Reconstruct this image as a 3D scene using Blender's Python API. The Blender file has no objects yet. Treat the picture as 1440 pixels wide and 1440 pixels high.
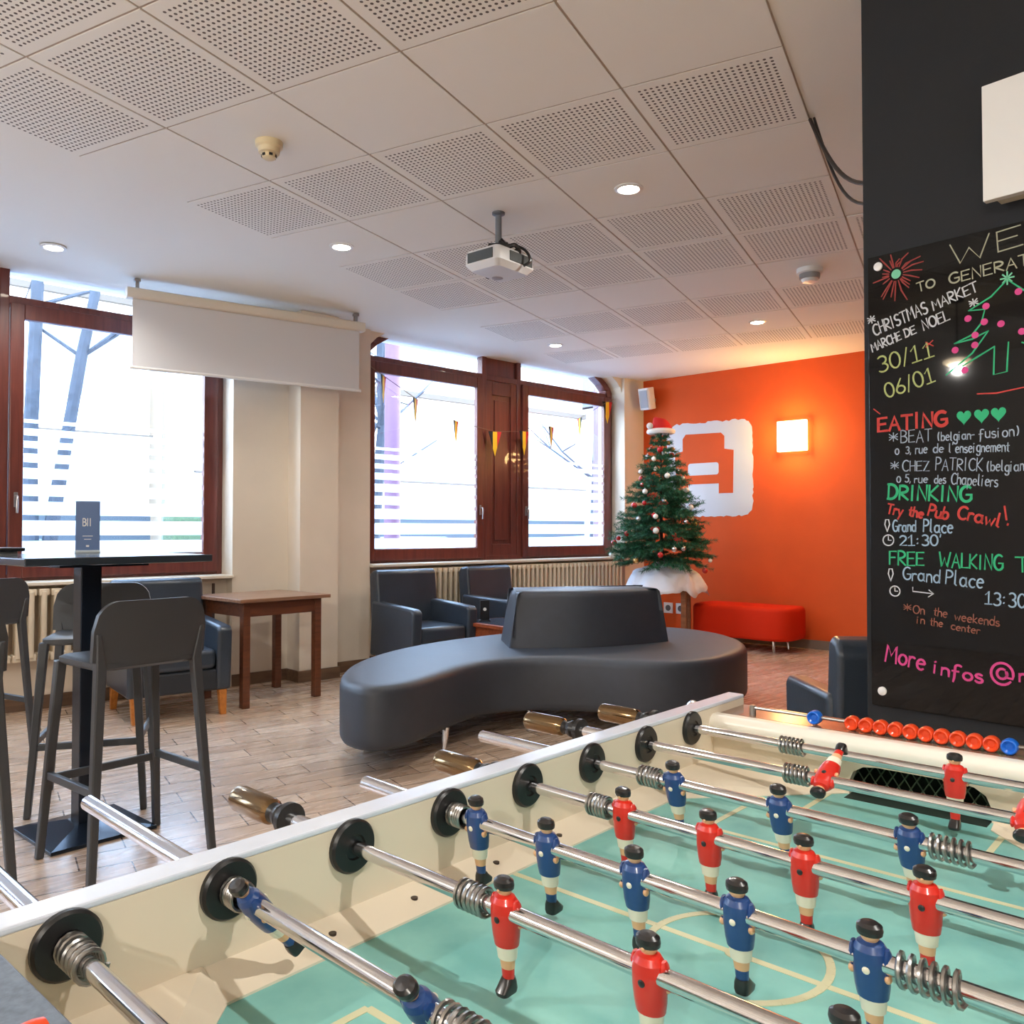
import bpy, bmesh, math, random
from mathutils import Matrix, Vector
random.seed(7)
PI = math.pi
R = math.radians
SC = bpy.context.scene
COL = SC.collection
H = 2.966                       # ceiling height
# ------------------------------------------------------------------ camera, world, exposure
cam = bpy.data.cameras.new('camera')
cam.sensor_width = 36; cam.lens = 1181 / 1440 * 36
cam.clip_start = 0.02; cam.clip_end = 300
cam_o = bpy.data.objects.new('camera', cam); COL.objects.link(cam_o)
cam_o.location = (0, 0, 1.2); cam_o.rotation_euler = (PI / 2 + 0.0225, 0, 0)
SC.camera = cam_o
SC.view_settings.view_transform = 'Standard'
SC.view_settings.look = 'None'
SC.view_settings.gamma = 1
SC.view_settings.use_curve_mapping = False
SC.view_settings.exposure = 1.55
try:
    SC.cycles.use_denoising = True
    SC.cycles.max_bounces = 8; SC.cycles.diffuse_bounces = 5; SC.cycles.glossy_bounces = 4
    SC.cycles.transparent_max_bounces = 16
    SC.cycles.sample_clamp_indirect = 6
    SC.cycles.caustics_reflective = False; SC.cycles.caustics_refractive = False
except Exception:
    pass
SKY_STRENGTH = 6.8
world = bpy.data.worlds.new('sky'); SC.world = world; world.use_nodes = True
wn_ = world.node_tree; wn_.nodes.clear()
_o = wn_.nodes.new('ShaderNodeOutputWorld'); _b = wn_.nodes.new('ShaderNodeBackground')
_tc = wn_.nodes.new('ShaderNodeTexCoord'); _sx = wn_.nodes.new('ShaderNodeSeparateXYZ'); _cr = wn_.nodes.new('ShaderNodeValToRGB')
wn_.links.new(_tc.outputs['Generated'], _sx.inputs[0]); wn_.links.new(_sx.outputs['Z'], _cr.inputs[0])
_cr.color_ramp.elements[0].position = 0.0; _cr.color_ramp.elements[0].color = (0.80, 0.90, 1, 1)
_cr.color_ramp.elements[1].position = 0.7; _cr.color_ramp.elements[1].color = (0.46, 0.68, 1, 1)
wn_.links.new(_cr.outputs[0], _b.inputs[0]); _b.inputs[1].default_value = SKY_STRENGTH
wn_.links.new(_b.outputs[0], _o.inputs[0])
LAMP_W = 26.0                   # watts of one ceiling downlight
TABLE_W = 58.0                  # watts of the added, unseen downlight beside the football table
FILL_PENDANT_W = 46.0  # watts of one added pendant behind the camera
WARM = (1.0, 0.965, 0.905)

# ------------------------------------------------------------------ frames
ROOM = R(42.5)                  # x along the window wall, y towards the windows
WV = Vector((math.cos(ROOM), math.sin(ROOM), 0)); LV = Vector((-math.sin(ROOM), math.cos(ROOM), 0))
def room(w, n, z=0.0):          # n is measured from the camera away from the windows
    return WV * w - LV * n + Vector((0, 0, z))
TAB = R(90 - 41.66)
UV_ = Vector((math.cos(TAB), math.sin(TAB), 0)); VV_ = Vector((math.sin(TAB), -math.cos(TAB), 0))
def tab(u, v, z=0.0):
    return UV_ * u + VV_ * v + Vector((0, 0, z))
GRID = -0.4889
GO = Vector((-1.0246 * 1.766, 1.749 * 1.766, 0)); TS = 0.626
GA = Vector((math.cos(GRID), math.sin(GRID), 0)); GB = Vector((-math.sin(GRID), math.cos(GRID), 0))
def grid(a, b, z=0.0):
    return GO + GA * (a * TS) + GB * (b * TS) + Vector((0, 0, z))
CORNER = room(7.85, -6.26); FAR = R(90 - 131.7)
FX = Vector((math.cos(FAR), math.sin(FAR), 0)); FY = Vector((-math.sin(FAR), math.cos(FAR), 0))
def far(t, off, z=0.0):
    return CORNER + FX * t - FY * off + Vector((0, 0, z))

# ------------------------------------------------------------------ materials
def lin(c):
    return tuple(((x / 255) / 12.92 if x / 255 <= 0.04045 else (((x / 255) + 0.055) / 1.055) ** 2.4) for x in c)
_mc = {}
def mat(name, rgb, rough=0.6, metal=0.0, var=0.0, vscale=8.0, bump=0.0, bscale=60.0, emit=0.0, spec=None, coat=0.0, sheen=0.0):
    if name in _mc: return _mc[name]
    m = bpy.data.materials.new(name); m.use_nodes = True; nt = m.node_tree
    p = nt.nodes['Principled BSDF']; c = lin(rgb)
    p.inputs['Base Color'].default_value = (*c, 1); p.inputs['Roughness'].default_value = rough; p.inputs['Metallic'].default_value = metal
    if spec is not None: p.inputs['Specular IOR Level'].default_value = spec
    if coat: p.inputs['Coat Weight'].default_value = coat; p.inputs['Coat Roughness'].default_value = 0.08
    if sheen: p.inputs['Sheen Weight'].default_value = sheen
    if emit:
        p.inputs['Emission Color'].default_value = (*c, 1); p.inputs['Emission Strength'].default_value = emit
    if var or bump:
        tc = nt.nodes.new('ShaderNodeTexCoord')
    if var:
        n = nt.nodes.new('ShaderNodeTexNoise'); n.inputs['Scale'].default_value = vscale; n.inputs['Detail'].default_value = 4
        nt.links.new(tc.outputs['Object'], n.inputs['Vector'])
        r = nt.nodes.new('ShaderNodeValToRGB')
        r.color_ramp.elements[0].position = 0.3; r.color_ramp.elements[1].position = 0.7
        r.color_ramp.elements[0].color = (*[max(0, x * (1 - var)) for x in c], 1); r.color_ramp.elements[1].color = (*[min(1, x * (1 + var)) for x in c], 1)
        nt.links.new(n.outputs['Fac'], r.inputs[0]); nt.links.new(r.outputs[0], p.inputs['Base Color'])
    if bump:
        n2 = nt.nodes.new('ShaderNodeTexNoise'); n2.inputs['Scale'].default_value = bscale; n2.inputs['Detail'].default_value = 3
        nt.links.new(tc.outputs['Object'], n2.inputs['Vector'])
        b = nt.nodes.new('ShaderNodeBump'); b.inputs['Strength'].default_value = bump; b.inputs['Distance'].default_value = 0.01
        nt.links.new(n2.outputs['Fac'], b.inputs['Height']); nt.links.new(b.outputs[0], p.inputs['Normal'])
    _mc[name] = m
    return m
def wood(name, c1, c2, rough=0.45, scale=3.0, stretch=(1, 12, 12), coat=0.0):
    if name in _mc: return _mc[name]
    m = bpy.data.materials.new(name); m.use_nodes = True; nt = m.node_tree; p = nt.nodes['Principled BSDF']
    tc = nt.nodes.new('ShaderNodeTexCoord'); mp = nt.nodes.new('ShaderNodeMapping'); mp.inputs['Scale'].default_value = stretch
    n = nt.nodes.new('ShaderNodeTexNoise'); n.inputs['Scale'].default_value = scale; n.inputs['Detail'].default_value = 5; n.inputs['Distortion'].default_value = 0.6
    r = nt.nodes.new('ShaderNodeValToRGB'); r.color_ramp.elements[0].position = 0.32; r.color_ramp.elements[1].position = 0.68
    r.color_ramp.elements[0].color = (*lin(c1), 1); r.color_ramp.elements[1].color = (*lin(c2), 1)
    nt.links.new(tc.outputs['Object'], mp.inputs[0]); nt.links.new(mp.outputs[0], n.inputs['Vector']); nt.links.new(n.outputs['Fac'], r.inputs[0])
    nt.links.new(r.outputs[0], p.inputs['Base Color']); p.inputs['Roughness'].default_value = rough
    if coat: p.inputs['Coat Weight'].default_value = coat
    _mc[name] = m
    return m
def glass_mat(name, tint, gloss, rough=0.02):
    m = bpy.data.materials.new(name); m.use_nodes = True; nt = m.node_tree; nt.nodes.clear()
    o = nt.nodes.new('ShaderNodeOutputMaterial'); mx = nt.nodes.new('ShaderNodeMixShader'); t = nt.nodes.new('ShaderNodeBsdfTransparent'); g = nt.nodes.new('ShaderNodeBsdfGlossy')
    t.inputs[0].default_value = (*tint, 1); g.inputs['Roughness'].default_value = rough; mx.inputs[0].default_value = gloss
    nt.links.new(t.outputs[0], mx.inputs[1]); nt.links.new(g.outputs[0], mx.inputs[2]); nt.links.new(mx.outputs[0], o.inputs[0])
    return m
GLASS = glass_mat('window_glass', (0.96, 0.98, 1.0), 0.05)
def frost_mat():
    m = bpy.data.materials.new('frosted_film'); m.use_nodes = True; nt = m.node_tree; nt.nodes.clear()
    o = nt.nodes.new('ShaderNodeOutputMaterial'); mx = nt.nodes.new('ShaderNodeMixShader'); t = nt.nodes.new('ShaderNodeBsdfTranslucent'); d = nt.nodes.new('ShaderNodeBsdfDiffuse')
    t.inputs[0].default_value = (0.93, 0.97, 1, 1); d.inputs[0].default_value = (0.9, 0.93, 0.95, 1); mx.inputs[0].default_value = 0.3
    nt.links.new(t.outputs[0], mx.inputs[1]); nt.links.new(d.outputs[0], mx.inputs[2]); nt.links.new(mx.outputs[0], o.inputs[0])
    return m
FROST = frost_mat()

plaster = mat('ceiling_plaster', (234, 232, 224), 0.9, bump=0.03, bscale=90)
cream = mat('cream_wall_paint', (220, 208, 190), 0.8, var=0.03, vscale=3, bump=0.05, bscale=70)
white_wall = mat('white_wall_paint', (222, 216, 208), 0.85)
orange = mat('orange_wall_paint', (212, 82, 14), 0.75, var=0.06, vscale=2.2, bump=0.08, bscale=50)
black_paint = mat('anthracite_wall_paint', (17, 20, 24), 0.75, bump=0.04, bscale=80)
skirt = wood('dark_skirting_wood', (96, 74, 58), (118, 92, 70), 0.5)
frame_wood = wood('mahogany_window_wood', (84, 38, 32), (108, 52, 42), 0.35, 2.0, (14, 14, 1.2), coat=0.3)
frame_grey = mat('grey_trim_paint', (150, 150, 150), 0.5)
sill_mat = mat('pale_sill_stone', (220, 212, 196), 0.4)
chrome = mat('chrome', (225, 225, 228), 0.12, 1.0)
steel = mat('brushed_steel', (170, 168, 165), 0.3, 1.0)
bronze = mat('bronze_grip', (132, 108, 78), 0.12, 0.95)
black_plastic = mat('black_plastic', (24, 24, 26), 0.35)
white_plastic = mat('white_plastic', (228, 228, 226), 0.4)
cream_plastic = mat('aged_cream_plastic', (214, 198, 160), 0.45)

def floor_mat():
    m = bpy.data.materials.new('wood_look_floor_tiles'); m.use_nodes = True; nt = m.node_tree; p = nt.nodes['Principled BSDF']
    L = nt.links.new
    tc = nt.nodes.new('ShaderNodeTexCoord'); mp = nt.nodes.new('ShaderNodeMapping'); mp.inputs['Rotation'].default_value = (0, 0, R(10.5))
    br = nt.nodes.new('ShaderNodeTexBrick'); br.inputs['Scale'].default_value = 1; br.inputs['Brick Width'].default_value = 0.46; br.inputs['Row Height'].default_value = 0.152
    br.inputs['Mortar Size'].default_value = 0.003; br.inputs['Mortar Smooth'].default_value = 0.2; br.offset = 0.37
    br.inputs['Color1'].default_value = (*lin((210, 186, 164)), 1); br.inputs['Color2'].default_value = (*lin((186, 160, 138)), 1); br.inputs['Mortar'].default_value = (*lin((92, 72, 58)), 1)
    L(tc.outputs['Object'], mp.inputs[0]); L(mp.outputs[0], br.inputs['Vector'])
    m2 = nt.nodes.new('ShaderNodeMapping'); m2.inputs['Rotation'].default_value = (0, 0, R(10.5)); m2.inputs['Scale'].default_value = (1.6, 13, 1)
    n = nt.nodes.new('ShaderNodeTexNoise'); n.inputs['Scale'].default_value = 2.0; n.inputs['Detail'].default_value = 6; n.inputs['Distortion'].default_value = 0.4
    L(tc.outputs['Object'], m2.inputs[0]); L(m2.outputs[0], n.inputs['Vector'])
    rp = nt.nodes.new('ShaderNodeValToRGB'); rp.color_ramp.elements[0].position = 0.3; rp.color_ramp.elements[1].position = 0.72
    rp.color_ramp.elements[0].color = (0.91, 0.895, 0.88, 1); rp.color_ramp.elements[1].color = (1.08, 1.07, 1.05, 1)
    L(n.outputs['Fac'], rp.inputs[0])
    mx = nt.nodes.new('ShaderNodeMix'); mx.data_type = 'RGBA'; mx.blend_type = 'MULTIPLY'; mx.inputs['Factor'].default_value = 1
    L(br.outputs['Color'], mx.inputs['A']); L(rp.outputs[0], mx.inputs['B']); L(mx.outputs['Result'], p.inputs['Base Color'])
    p.inputs['Coat Weight'].default_value = 0.55; p.inputs['Coat Roughness'].default_value = 0.22; p.inputs['Specular IOR Level'].default_value = 0.7
    rr = nt.nodes.new('ShaderNodeMapRange'); rr.inputs['To Min'].default_value = 0.20; rr.inputs['To Max'].default_value = 0.34
    L(n.outputs['Fac'], rr.inputs['Value']); L(rr.outputs[0], p.inputs['Roughness'])
    b = nt.nodes.new('ShaderNodeBump'); b.inputs['Strength'].default_value = 0.25; b.inputs['Distance'].default_value = 0.004; b.invert = True
    L(br.outputs['Fac'], b.inputs['Height']); L(b.outputs[0], p.inputs['Normal'])
    return m
def perforated_mat():           # UVs carry metres measured from the corner of each tile
    m = bpy.data.materials.new('perforated_ceiling_tile'); m.use_nodes = True; nt = m.node_tree; p = nt.nodes['Principled BSDF']; L = nt.links.new
    uv = nt.nodes.new('ShaderNodeUVMap'); uv.uv_map = 'UVMap'; sx = nt.nodes.new('ShaderNodeSeparateXYZ'); L(uv.outputs[0], sx.inputs[0])
    def mth(op, a, b=None, c=None):
        n = nt.nodes.new('ShaderNodeMath'); n.operation = op
        for i, v in enumerate((a, b, c)):
            if v is None: continue
            if isinstance(v, (int, float)): n.inputs[i].default_value = v
            else: L(v, n.inputs[i])
        return n.outputs[0]
    PIT = 0.0245; N = 22; B0 = (TS - N * PIT) / 2
    ins = None; ds = []
    for ax in ('X', 'Y'):
        s = mth('SUBTRACT', sx.outputs[ax], B0)
        inside = mth('MULTIPLY', mth('GREATER_THAN', s, 0.0), mth('LESS_THAN', s, N * PIT))
        ins = inside if ins is None else mth('MULTIPLY', ins, inside)
        fr = mth('SUBTRACT', mth('MODULO', mth('ADD', s, PIT * 10), PIT), PIT / 2)
        ds.append(mth('MULTIPLY', fr, fr))
    d = mth('SQRT', mth('ADD', ds[0], ds[1]))
    hole = mth('MULTIPLY', mth('LESS_THAN', d, 0.0063), ins)
    mx = nt.nodes.new('ShaderNodeMix'); mx.data_type = 'RGBA'
    mx.inputs['A'].default_value = (*lin((234, 232, 224)), 1); mx.inputs['B'].default_value = (*lin((100, 94, 90)), 1)
    L(hole, mx.inputs['Factor']); L(mx.outputs['Result'], p.inputs['Base Color']); p.inputs['Roughness'].default_value = 0.9
    return m

# ------------------------------------------------------------------ mesh helper
class M:
    def __init__(s): s.v = []; s.f = []; s.mi = []; s.T = Matrix.Identity(4); s.uv = {}
    def add(s, vs, fs, mi=0):
        b = len(s.v); T = s.T
        s.v += [tuple(T @ Vector(p)) for p in vs]
        for f in fs: s.f.append(tuple(b + i for i in f)); s.mi.append(mi)
        return s
    def box(s, x0, x1, y0, y1, z0, z1, mi=0):
        vs = [(x0, y0, z0), (x1, y0, z0), (x1, y1, z0), (x0, y1, z0), (x0, y0, z1), (x1, y0, z1), (x1, y1, z1), (x0, y1, z1)]
        return s.add(vs, [(3, 2, 1, 0), (4, 5, 6, 7), (0, 1, 5, 4), (1, 2, 6, 5), (2, 3, 7, 6), (3, 0, 4, 7)], mi)
    def frus(s, b, t, mi=0):    # two 4-point rings
        return s.add(list(b) + list(t), [(3, 2, 1, 0), (4, 5, 6, 7), (0, 1, 5, 4), (1, 2, 6, 5), (2, 3, 7, 6), (3, 0, 4, 7)], mi)
    def loft(s, rings, mi=0, caps=True):
        n = len(rings[0]); vs = [p for r in rings for p in r]; fs = []
        for k in range(len(rings) - 1):
            for i in range(n):
                j = (i + 1) % n; fs.append((k * n + i, k * n + j, (k + 1) * n + j, (k + 1) * n + i))
        if caps: fs.append(tuple(reversed(range(n)))); fs.append(tuple((len(rings) - 1) * n + i for i in range(n)))
        return s.add(vs, fs, mi)
    def prism(s, poly, z0, z1, mi=0):
        return s.loft([[(x, y, z0) for x, y in poly], [(x, y, z1) for x, y in poly]], mi)
    def lathe(s, prof, n=24, mi=0, sx=1.0, sy=1.0, mis=None):
        b0 = []
        rings = [[(max(r, 1e-5) * math.cos(2 * PI * i / n) * sx, max(r, 1e-5) * math.sin(2 * PI * i / n) * sy, z) for i in range(n)] for r, z in prof]
        if mis is None: return s.loft(rings, mi)
        for k in range(len(rings) - 1): s.loft(rings[k:k + 2], mis[k], caps=False)
        s.add(rings[0], [tuple(reversed(range(n)))], mis[0]); s.add(rings[-1], [tuple(range(n))], mis[-1])
        return s
    def tube(s, pts, r, n=8, mi=0, r1=None, closed=False):
        P = [Vector(p) for p in pts]; up = None; rings = []
        for i, p in enumerate(P):
            if closed: d = P[(i + 1) % len(P)] - P[i - 1]
            else: d = P[min(i + 1, len(P) - 1)] - P[max(i - 1, 0)]
            d.normalize()
            if up is None:
                up = Vector((0, 0, 1)) if abs(d.z) < 0.9 else Vector((1, 0, 0))
            a = d.cross(up)
            if a.length < 1e-6: a = d.orthogonal()
            a.normalize(); b = a.cross(d).normalized(); up = b
            rr = r if r1 is None else r + (r1 - r) * i / max(1, len(P) - 1)
            rings.append([tuple(p + a * (rr * math.cos(2 * PI * k / n)) + b * (rr * math.sin(2 * PI * k / n))) for k in range(n)])
        if closed: rings.append(rings[0]); return s.loft(rings, mi, caps=False)
        return s.loft(rings, mi)
    def ell(s, c, rad, n=14, m=9, mi=0):
        rings = []
        for k in range(1, m):
            t = PI * k / m
            rings.append([(c[0] + rad[0] * math.sin(t) * math.cos(2 * PI * i / n), c[1] + rad[1] * math.sin(t) * math.sin(2 * PI * i / n), c[2] - rad[2] * math.cos(t)) for i in range(n)])
        return s.loft(rings, mi)
    def sweep_bar(s, pts, w, t, mi=0):  # rectangular bar through points
        for a, b in zip(pts[:-1], pts[1:]):
            a = Vector(a); b = Vector(b); d = (b - a).normalized(); x = d.cross(Vector((0, 0, 1)))
            if x.length < 1e-4: x = Vector((1, 0, 0))
            x.normalize(); y = x.cross(d).normalized()
            r = lambda p: [tuple(p + x * w / 2 * i + y * t / 2 * j) for i, j in ((-1, -1), (1, -1), (1, 1), (-1, 1))]
            s.frus(r(a), r(b), mi)
        return s
    def build(s, name, mats, parent=None, smooth=35, bevel=0.0, seg=2, loc=None, rot=None, label=None, sub=0):
        me = bpy.data.meshes.new(name); me.from_pydata(s.v, [], s.f); me.validate(clean_customdata=False)
        if not isinstance(mats, (list, tuple)): mats = [mats]
        for m in mats: me.materials.append(m)
        if len(me.polygons) == len(s.mi): me.polygons.foreach_set('material_index', s.mi)
        bm = bmesh.new(); bm.from_mesh(me); bmesh.ops.recalc_face_normals(bm, faces=bm.faces); bm.to_mesh(me); bm.free()
        if smooth:
            me.polygons.foreach_set('use_smooth', [True] * len(me.polygons))
            try: me.set_sharp_from_angle(angle=R(smooth))
            except Exception: pass
        o = bpy.data.objects.new(name, me); COL.objects.link(o)
        if parent: o.parent = parent
        if loc is not None: o.location = loc
        if rot is not None: o.rotation_euler = (0, 0, rot)
        if bevel:
            b = o.modifiers.new('bevel', 'BEVEL'); b.width = bevel; b.segments = seg; b.limit_method = 'ANGLE'; b.angle_limit = R(40); b.harden_normals = False
        if sub:
            q = o.modifiers.new('sub', 'SUBSURF'); q.levels = sub; q.render_levels = sub
        if label: o['label'] = label
        return o
def tag(o, label, cat, group=None, kind=None):
    o['label'] = label; o['category'] = cat
    if group: o['group'] = group
    if kind: o['kind'] = kind
    return o
def thing(name, label, cat, loc=(0, 0, 0), rot=0.0, group=None):
    o = bpy.data.objects.new(name, None); COL.objects.link(o); o.empty_display_size = 0.1
    o.location = loc; o.rotation_euler = (0, 0, rot)
    return tag(o, label, cat, group)
def struct(o): o['kind'] = 'structure'; return o
def sroot(name, loc, rot):
    o = bpy.data.objects.new(name, None); COL.objects.link(o); o.location = loc; o.rotation_euler = (0, 0, rot); return struct(o)
def smooth_loop(pts, n=8):
    out = []; N = len(pts)
    for i in range(N):
        p0, p1, p2, p3 = [Vector(pts[(i + k) % N]) for k in (-1, 0, 1, 2)]
        for j in range(n):
            t = j / n
            out.append(tuple(0.5 * ((2 * p1) + (-p0 + p2) * t + (2 * p0 - 5 * p1 + 4 * p2 - p3) * t * t + (-p0 + 3 * p1 - 3 * p2 + p3) * t ** 3)))
    return out
def rrect(x0, x1, y0, y1, r, n=6):
    o = []
    for cx, cy, a in ((x1 - r, y1 - r, 0), (x0 + r, y1 - r, 90), (x0 + r, y0 + r, 180), (x1 - r, y0 + r, 270)):
        for k in range(n + 1):
            t = R(a + 90 * k / n); o.append((cx + r * math.cos(t), cy + r * math.sin(t)))
    return o
RX90 = Matrix.Rotation(PI / 2, 4, 'X')       # local x,y,z -> x,-z,y  (a poly drawn in x,y stands up in x,z)

# ================================================================== THE SETTING
m = M(); m.box(-4.3, 9.3, -3.5, 6.75, -0.12, 0.0)
struct(m.build('floor', floor_mat(), rot=ROOM, smooth=0))
m = M(); m.box(-4.3, 9.3, -3.5, 6.62, H + 0.004, H + 0.16)
ceiling = struct(m.build('ceiling', plaster, rot=ROOM, smooth=0))
# tile field of the ceiling: tile panels with a T-bar grid between them
grid_paint = mat('ceiling_grid_paint', (176, 162, 148), 0.8)
m = M(); m.box(-0.955 * TS, 4.0 * TS, -7 * TS, 9.86 * TS, H + 0.002, H + 0.0035); m.box(4.0 * TS, 5.2 * TS, 5.0 * TS, 9.86 * TS, H + 0.002, H + 0.0035)
tg = m.build('ceiling_grid', grid_paint, loc=GO, rot=GRID, smooth=0); struct(tg)
vs = []; fs = []; mis = []; uvs = []
for a in range(-1, 6):
    for b in range(-7, 10):
        if a >= 4 and b < 5: continue
        x0, x1, y0, y1 = a * TS, (a + 1) * TS, b * TS, (b + 1) * TS
        if a == 5: continue
        cx0, cx1, cy1 = max(x0, -0.95 * TS), x1, min(y1, 9.85 * TS)
        if a == 4: cx1 = 5.15 * TS
        g = 0.0055; k = len(vs)
        q = [(cx0 + (g if a > -1 else 0), y0 + g), (cx1 - g, y0 + g), (cx1 - g, cy1 - g), (cx0 + (g if a > -1 else 0), cy1 - g)]
        vs += [(x, y, H - 0.002) for x, y in q] + [(x, y, H + 0.002) for x, y in q]
        fs += [(k, k + 3, k + 2, k + 1), (k, k + 1, k + 5, k + 4), (k + 1, k + 2, k + 6, k + 5), (k + 2, k + 3, k + 7, k + 6), (k + 3, k, k + 4, k + 7)]
        perf = b in (-6, -4, -3, -1, 0, 2, 4, 5, 7, 9)
        mis += [1 if perf else 0, 0, 0, 0, 0]
        uvs += [[(vs[i][0] - x0, vs[i][1] - y0) for i in f] for f in fs[-5:]]
me = bpy.data.meshes.new('ceiling_tiles'); me.from_pydata(vs, [], fs); me.materials.append(plaster); me.materials.append(perforated_mat())
me.polygons.foreach_set('material_index', mis)
ul = me.uv_layers.new(name='UVMap'); ul.data.foreach_set('uv', [c for f in uvs for p in f for c in p])
o = bpy.data.objects.new('ceiling_tiles', me); COL.objects.link(o); o.location = GO; o.rotation_euler = (0, 0, GRID); struct(o)

# window wall (room frame, inner face y = 6.26)
Y0 = 6.26; W1 = (-0.72, 2.80); W2 = (4.05, 7.50); W3 = (-3.85, -1.15); YW = 6.45
m = M()
for x0, x1 in ((-4.2, W3[0]), (W3[1], W1[0]), (W1[1], W2[0]), (W2[1], 8.2)): m.box(x0, x1, Y0, 6.66, 0, H + 0.15)
for a, b, zs in ((W1[0], W1[1], 0.835), (W2[0], W2[1], 0.88), (W3[0], W3[1], 0.835)): m.box(a, b, 6.36, 6.66, 0, zs)
m.box(3.267, 3.612, 6.06, Y0, 0, H)          # pilaster
for a, b in (W1, W2, W3):                        # shoulders that close the arched corners of the window openings
    for e, sgn in ((a, 1), (b, -1)):
        poly = [(e, 2.80), (e + sgn * 0.03, 2.86), (e + sgn * 0.09, 2.92), (e + sgn * 0.20, H + 0.02), (e, H + 0.02)]
        m.T = Matrix.Translation((0, 0, 0)) @ RX90
        m.prism(poly, -6.66, -Y0 - 0.04); m.T = Matrix.Identity(4)
struct(m.build('wall_left', cream, rot=ROOM, smooth=0))
m = M(); m.box(-0.4, 10.5, 0, 0.25, 0, H + 0.15)
struct(m.build('wall_far', orange, loc=CORNER, rot=FAR, smooth=0))
m = M(); m.box(-4.2, 9.2, -3.45, -3.2, 0, H + 0.15)
struct(m.build('wall_right', white_wall, rot=ROOM, smooth=0))
m = M(); m.box(-4.25, -4.0, -3.45, 6.5, 0, H + 0.15)
struct(m.build('wall_near', white_wall, rot=ROOM, smooth=0))
m = M(); m.box(2.56, 2.88, -3.2, 1.176, 0, H)
struct(m.build('wall_partition', black_paint, rot=ROOM, smooth=0, bevel=0.004))
# baseboards
m = M()
for x0, x1, y in ((W1[1], 3.267, Y0), (3.612, W2[0], Y0), (W2[1], 7.84, Y0), (W1[0], W1[1], 6.36), (W2[0], W2[1], 6.36), (W3[1], W1[0], Y0), (W3[0], W3[1], 6.36)): m.box(x0, x1, y - 0.016, y, 0, 0.09)
m.box(3.251, 3.628, 6.044, 6.06, 0, 0.09); m.box(3.251, 3.267, 6.06, Y0, 0, 0.09); m.box(3.612, 3.628, 6.06, Y0, 0, 0.09)
struct(m.build('baseboard_left', skirt, rot=ROOM, smooth=0))
m = M(); m.box(0.0, 10.0, -0.016, 0, 0, 0.09)
struct(m.build('baseboard_far', mat('grey_skirting', (120, 112, 104), 0.5), loc=CORNER, rot=FAR, smooth=0))
m = M(); m.box(2.544, 2.56, -3.1, 1.176, 0, 0.08)
struct(m.build('baseboard_right', black_plastic, rot=ROOM, smooth=0))

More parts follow.
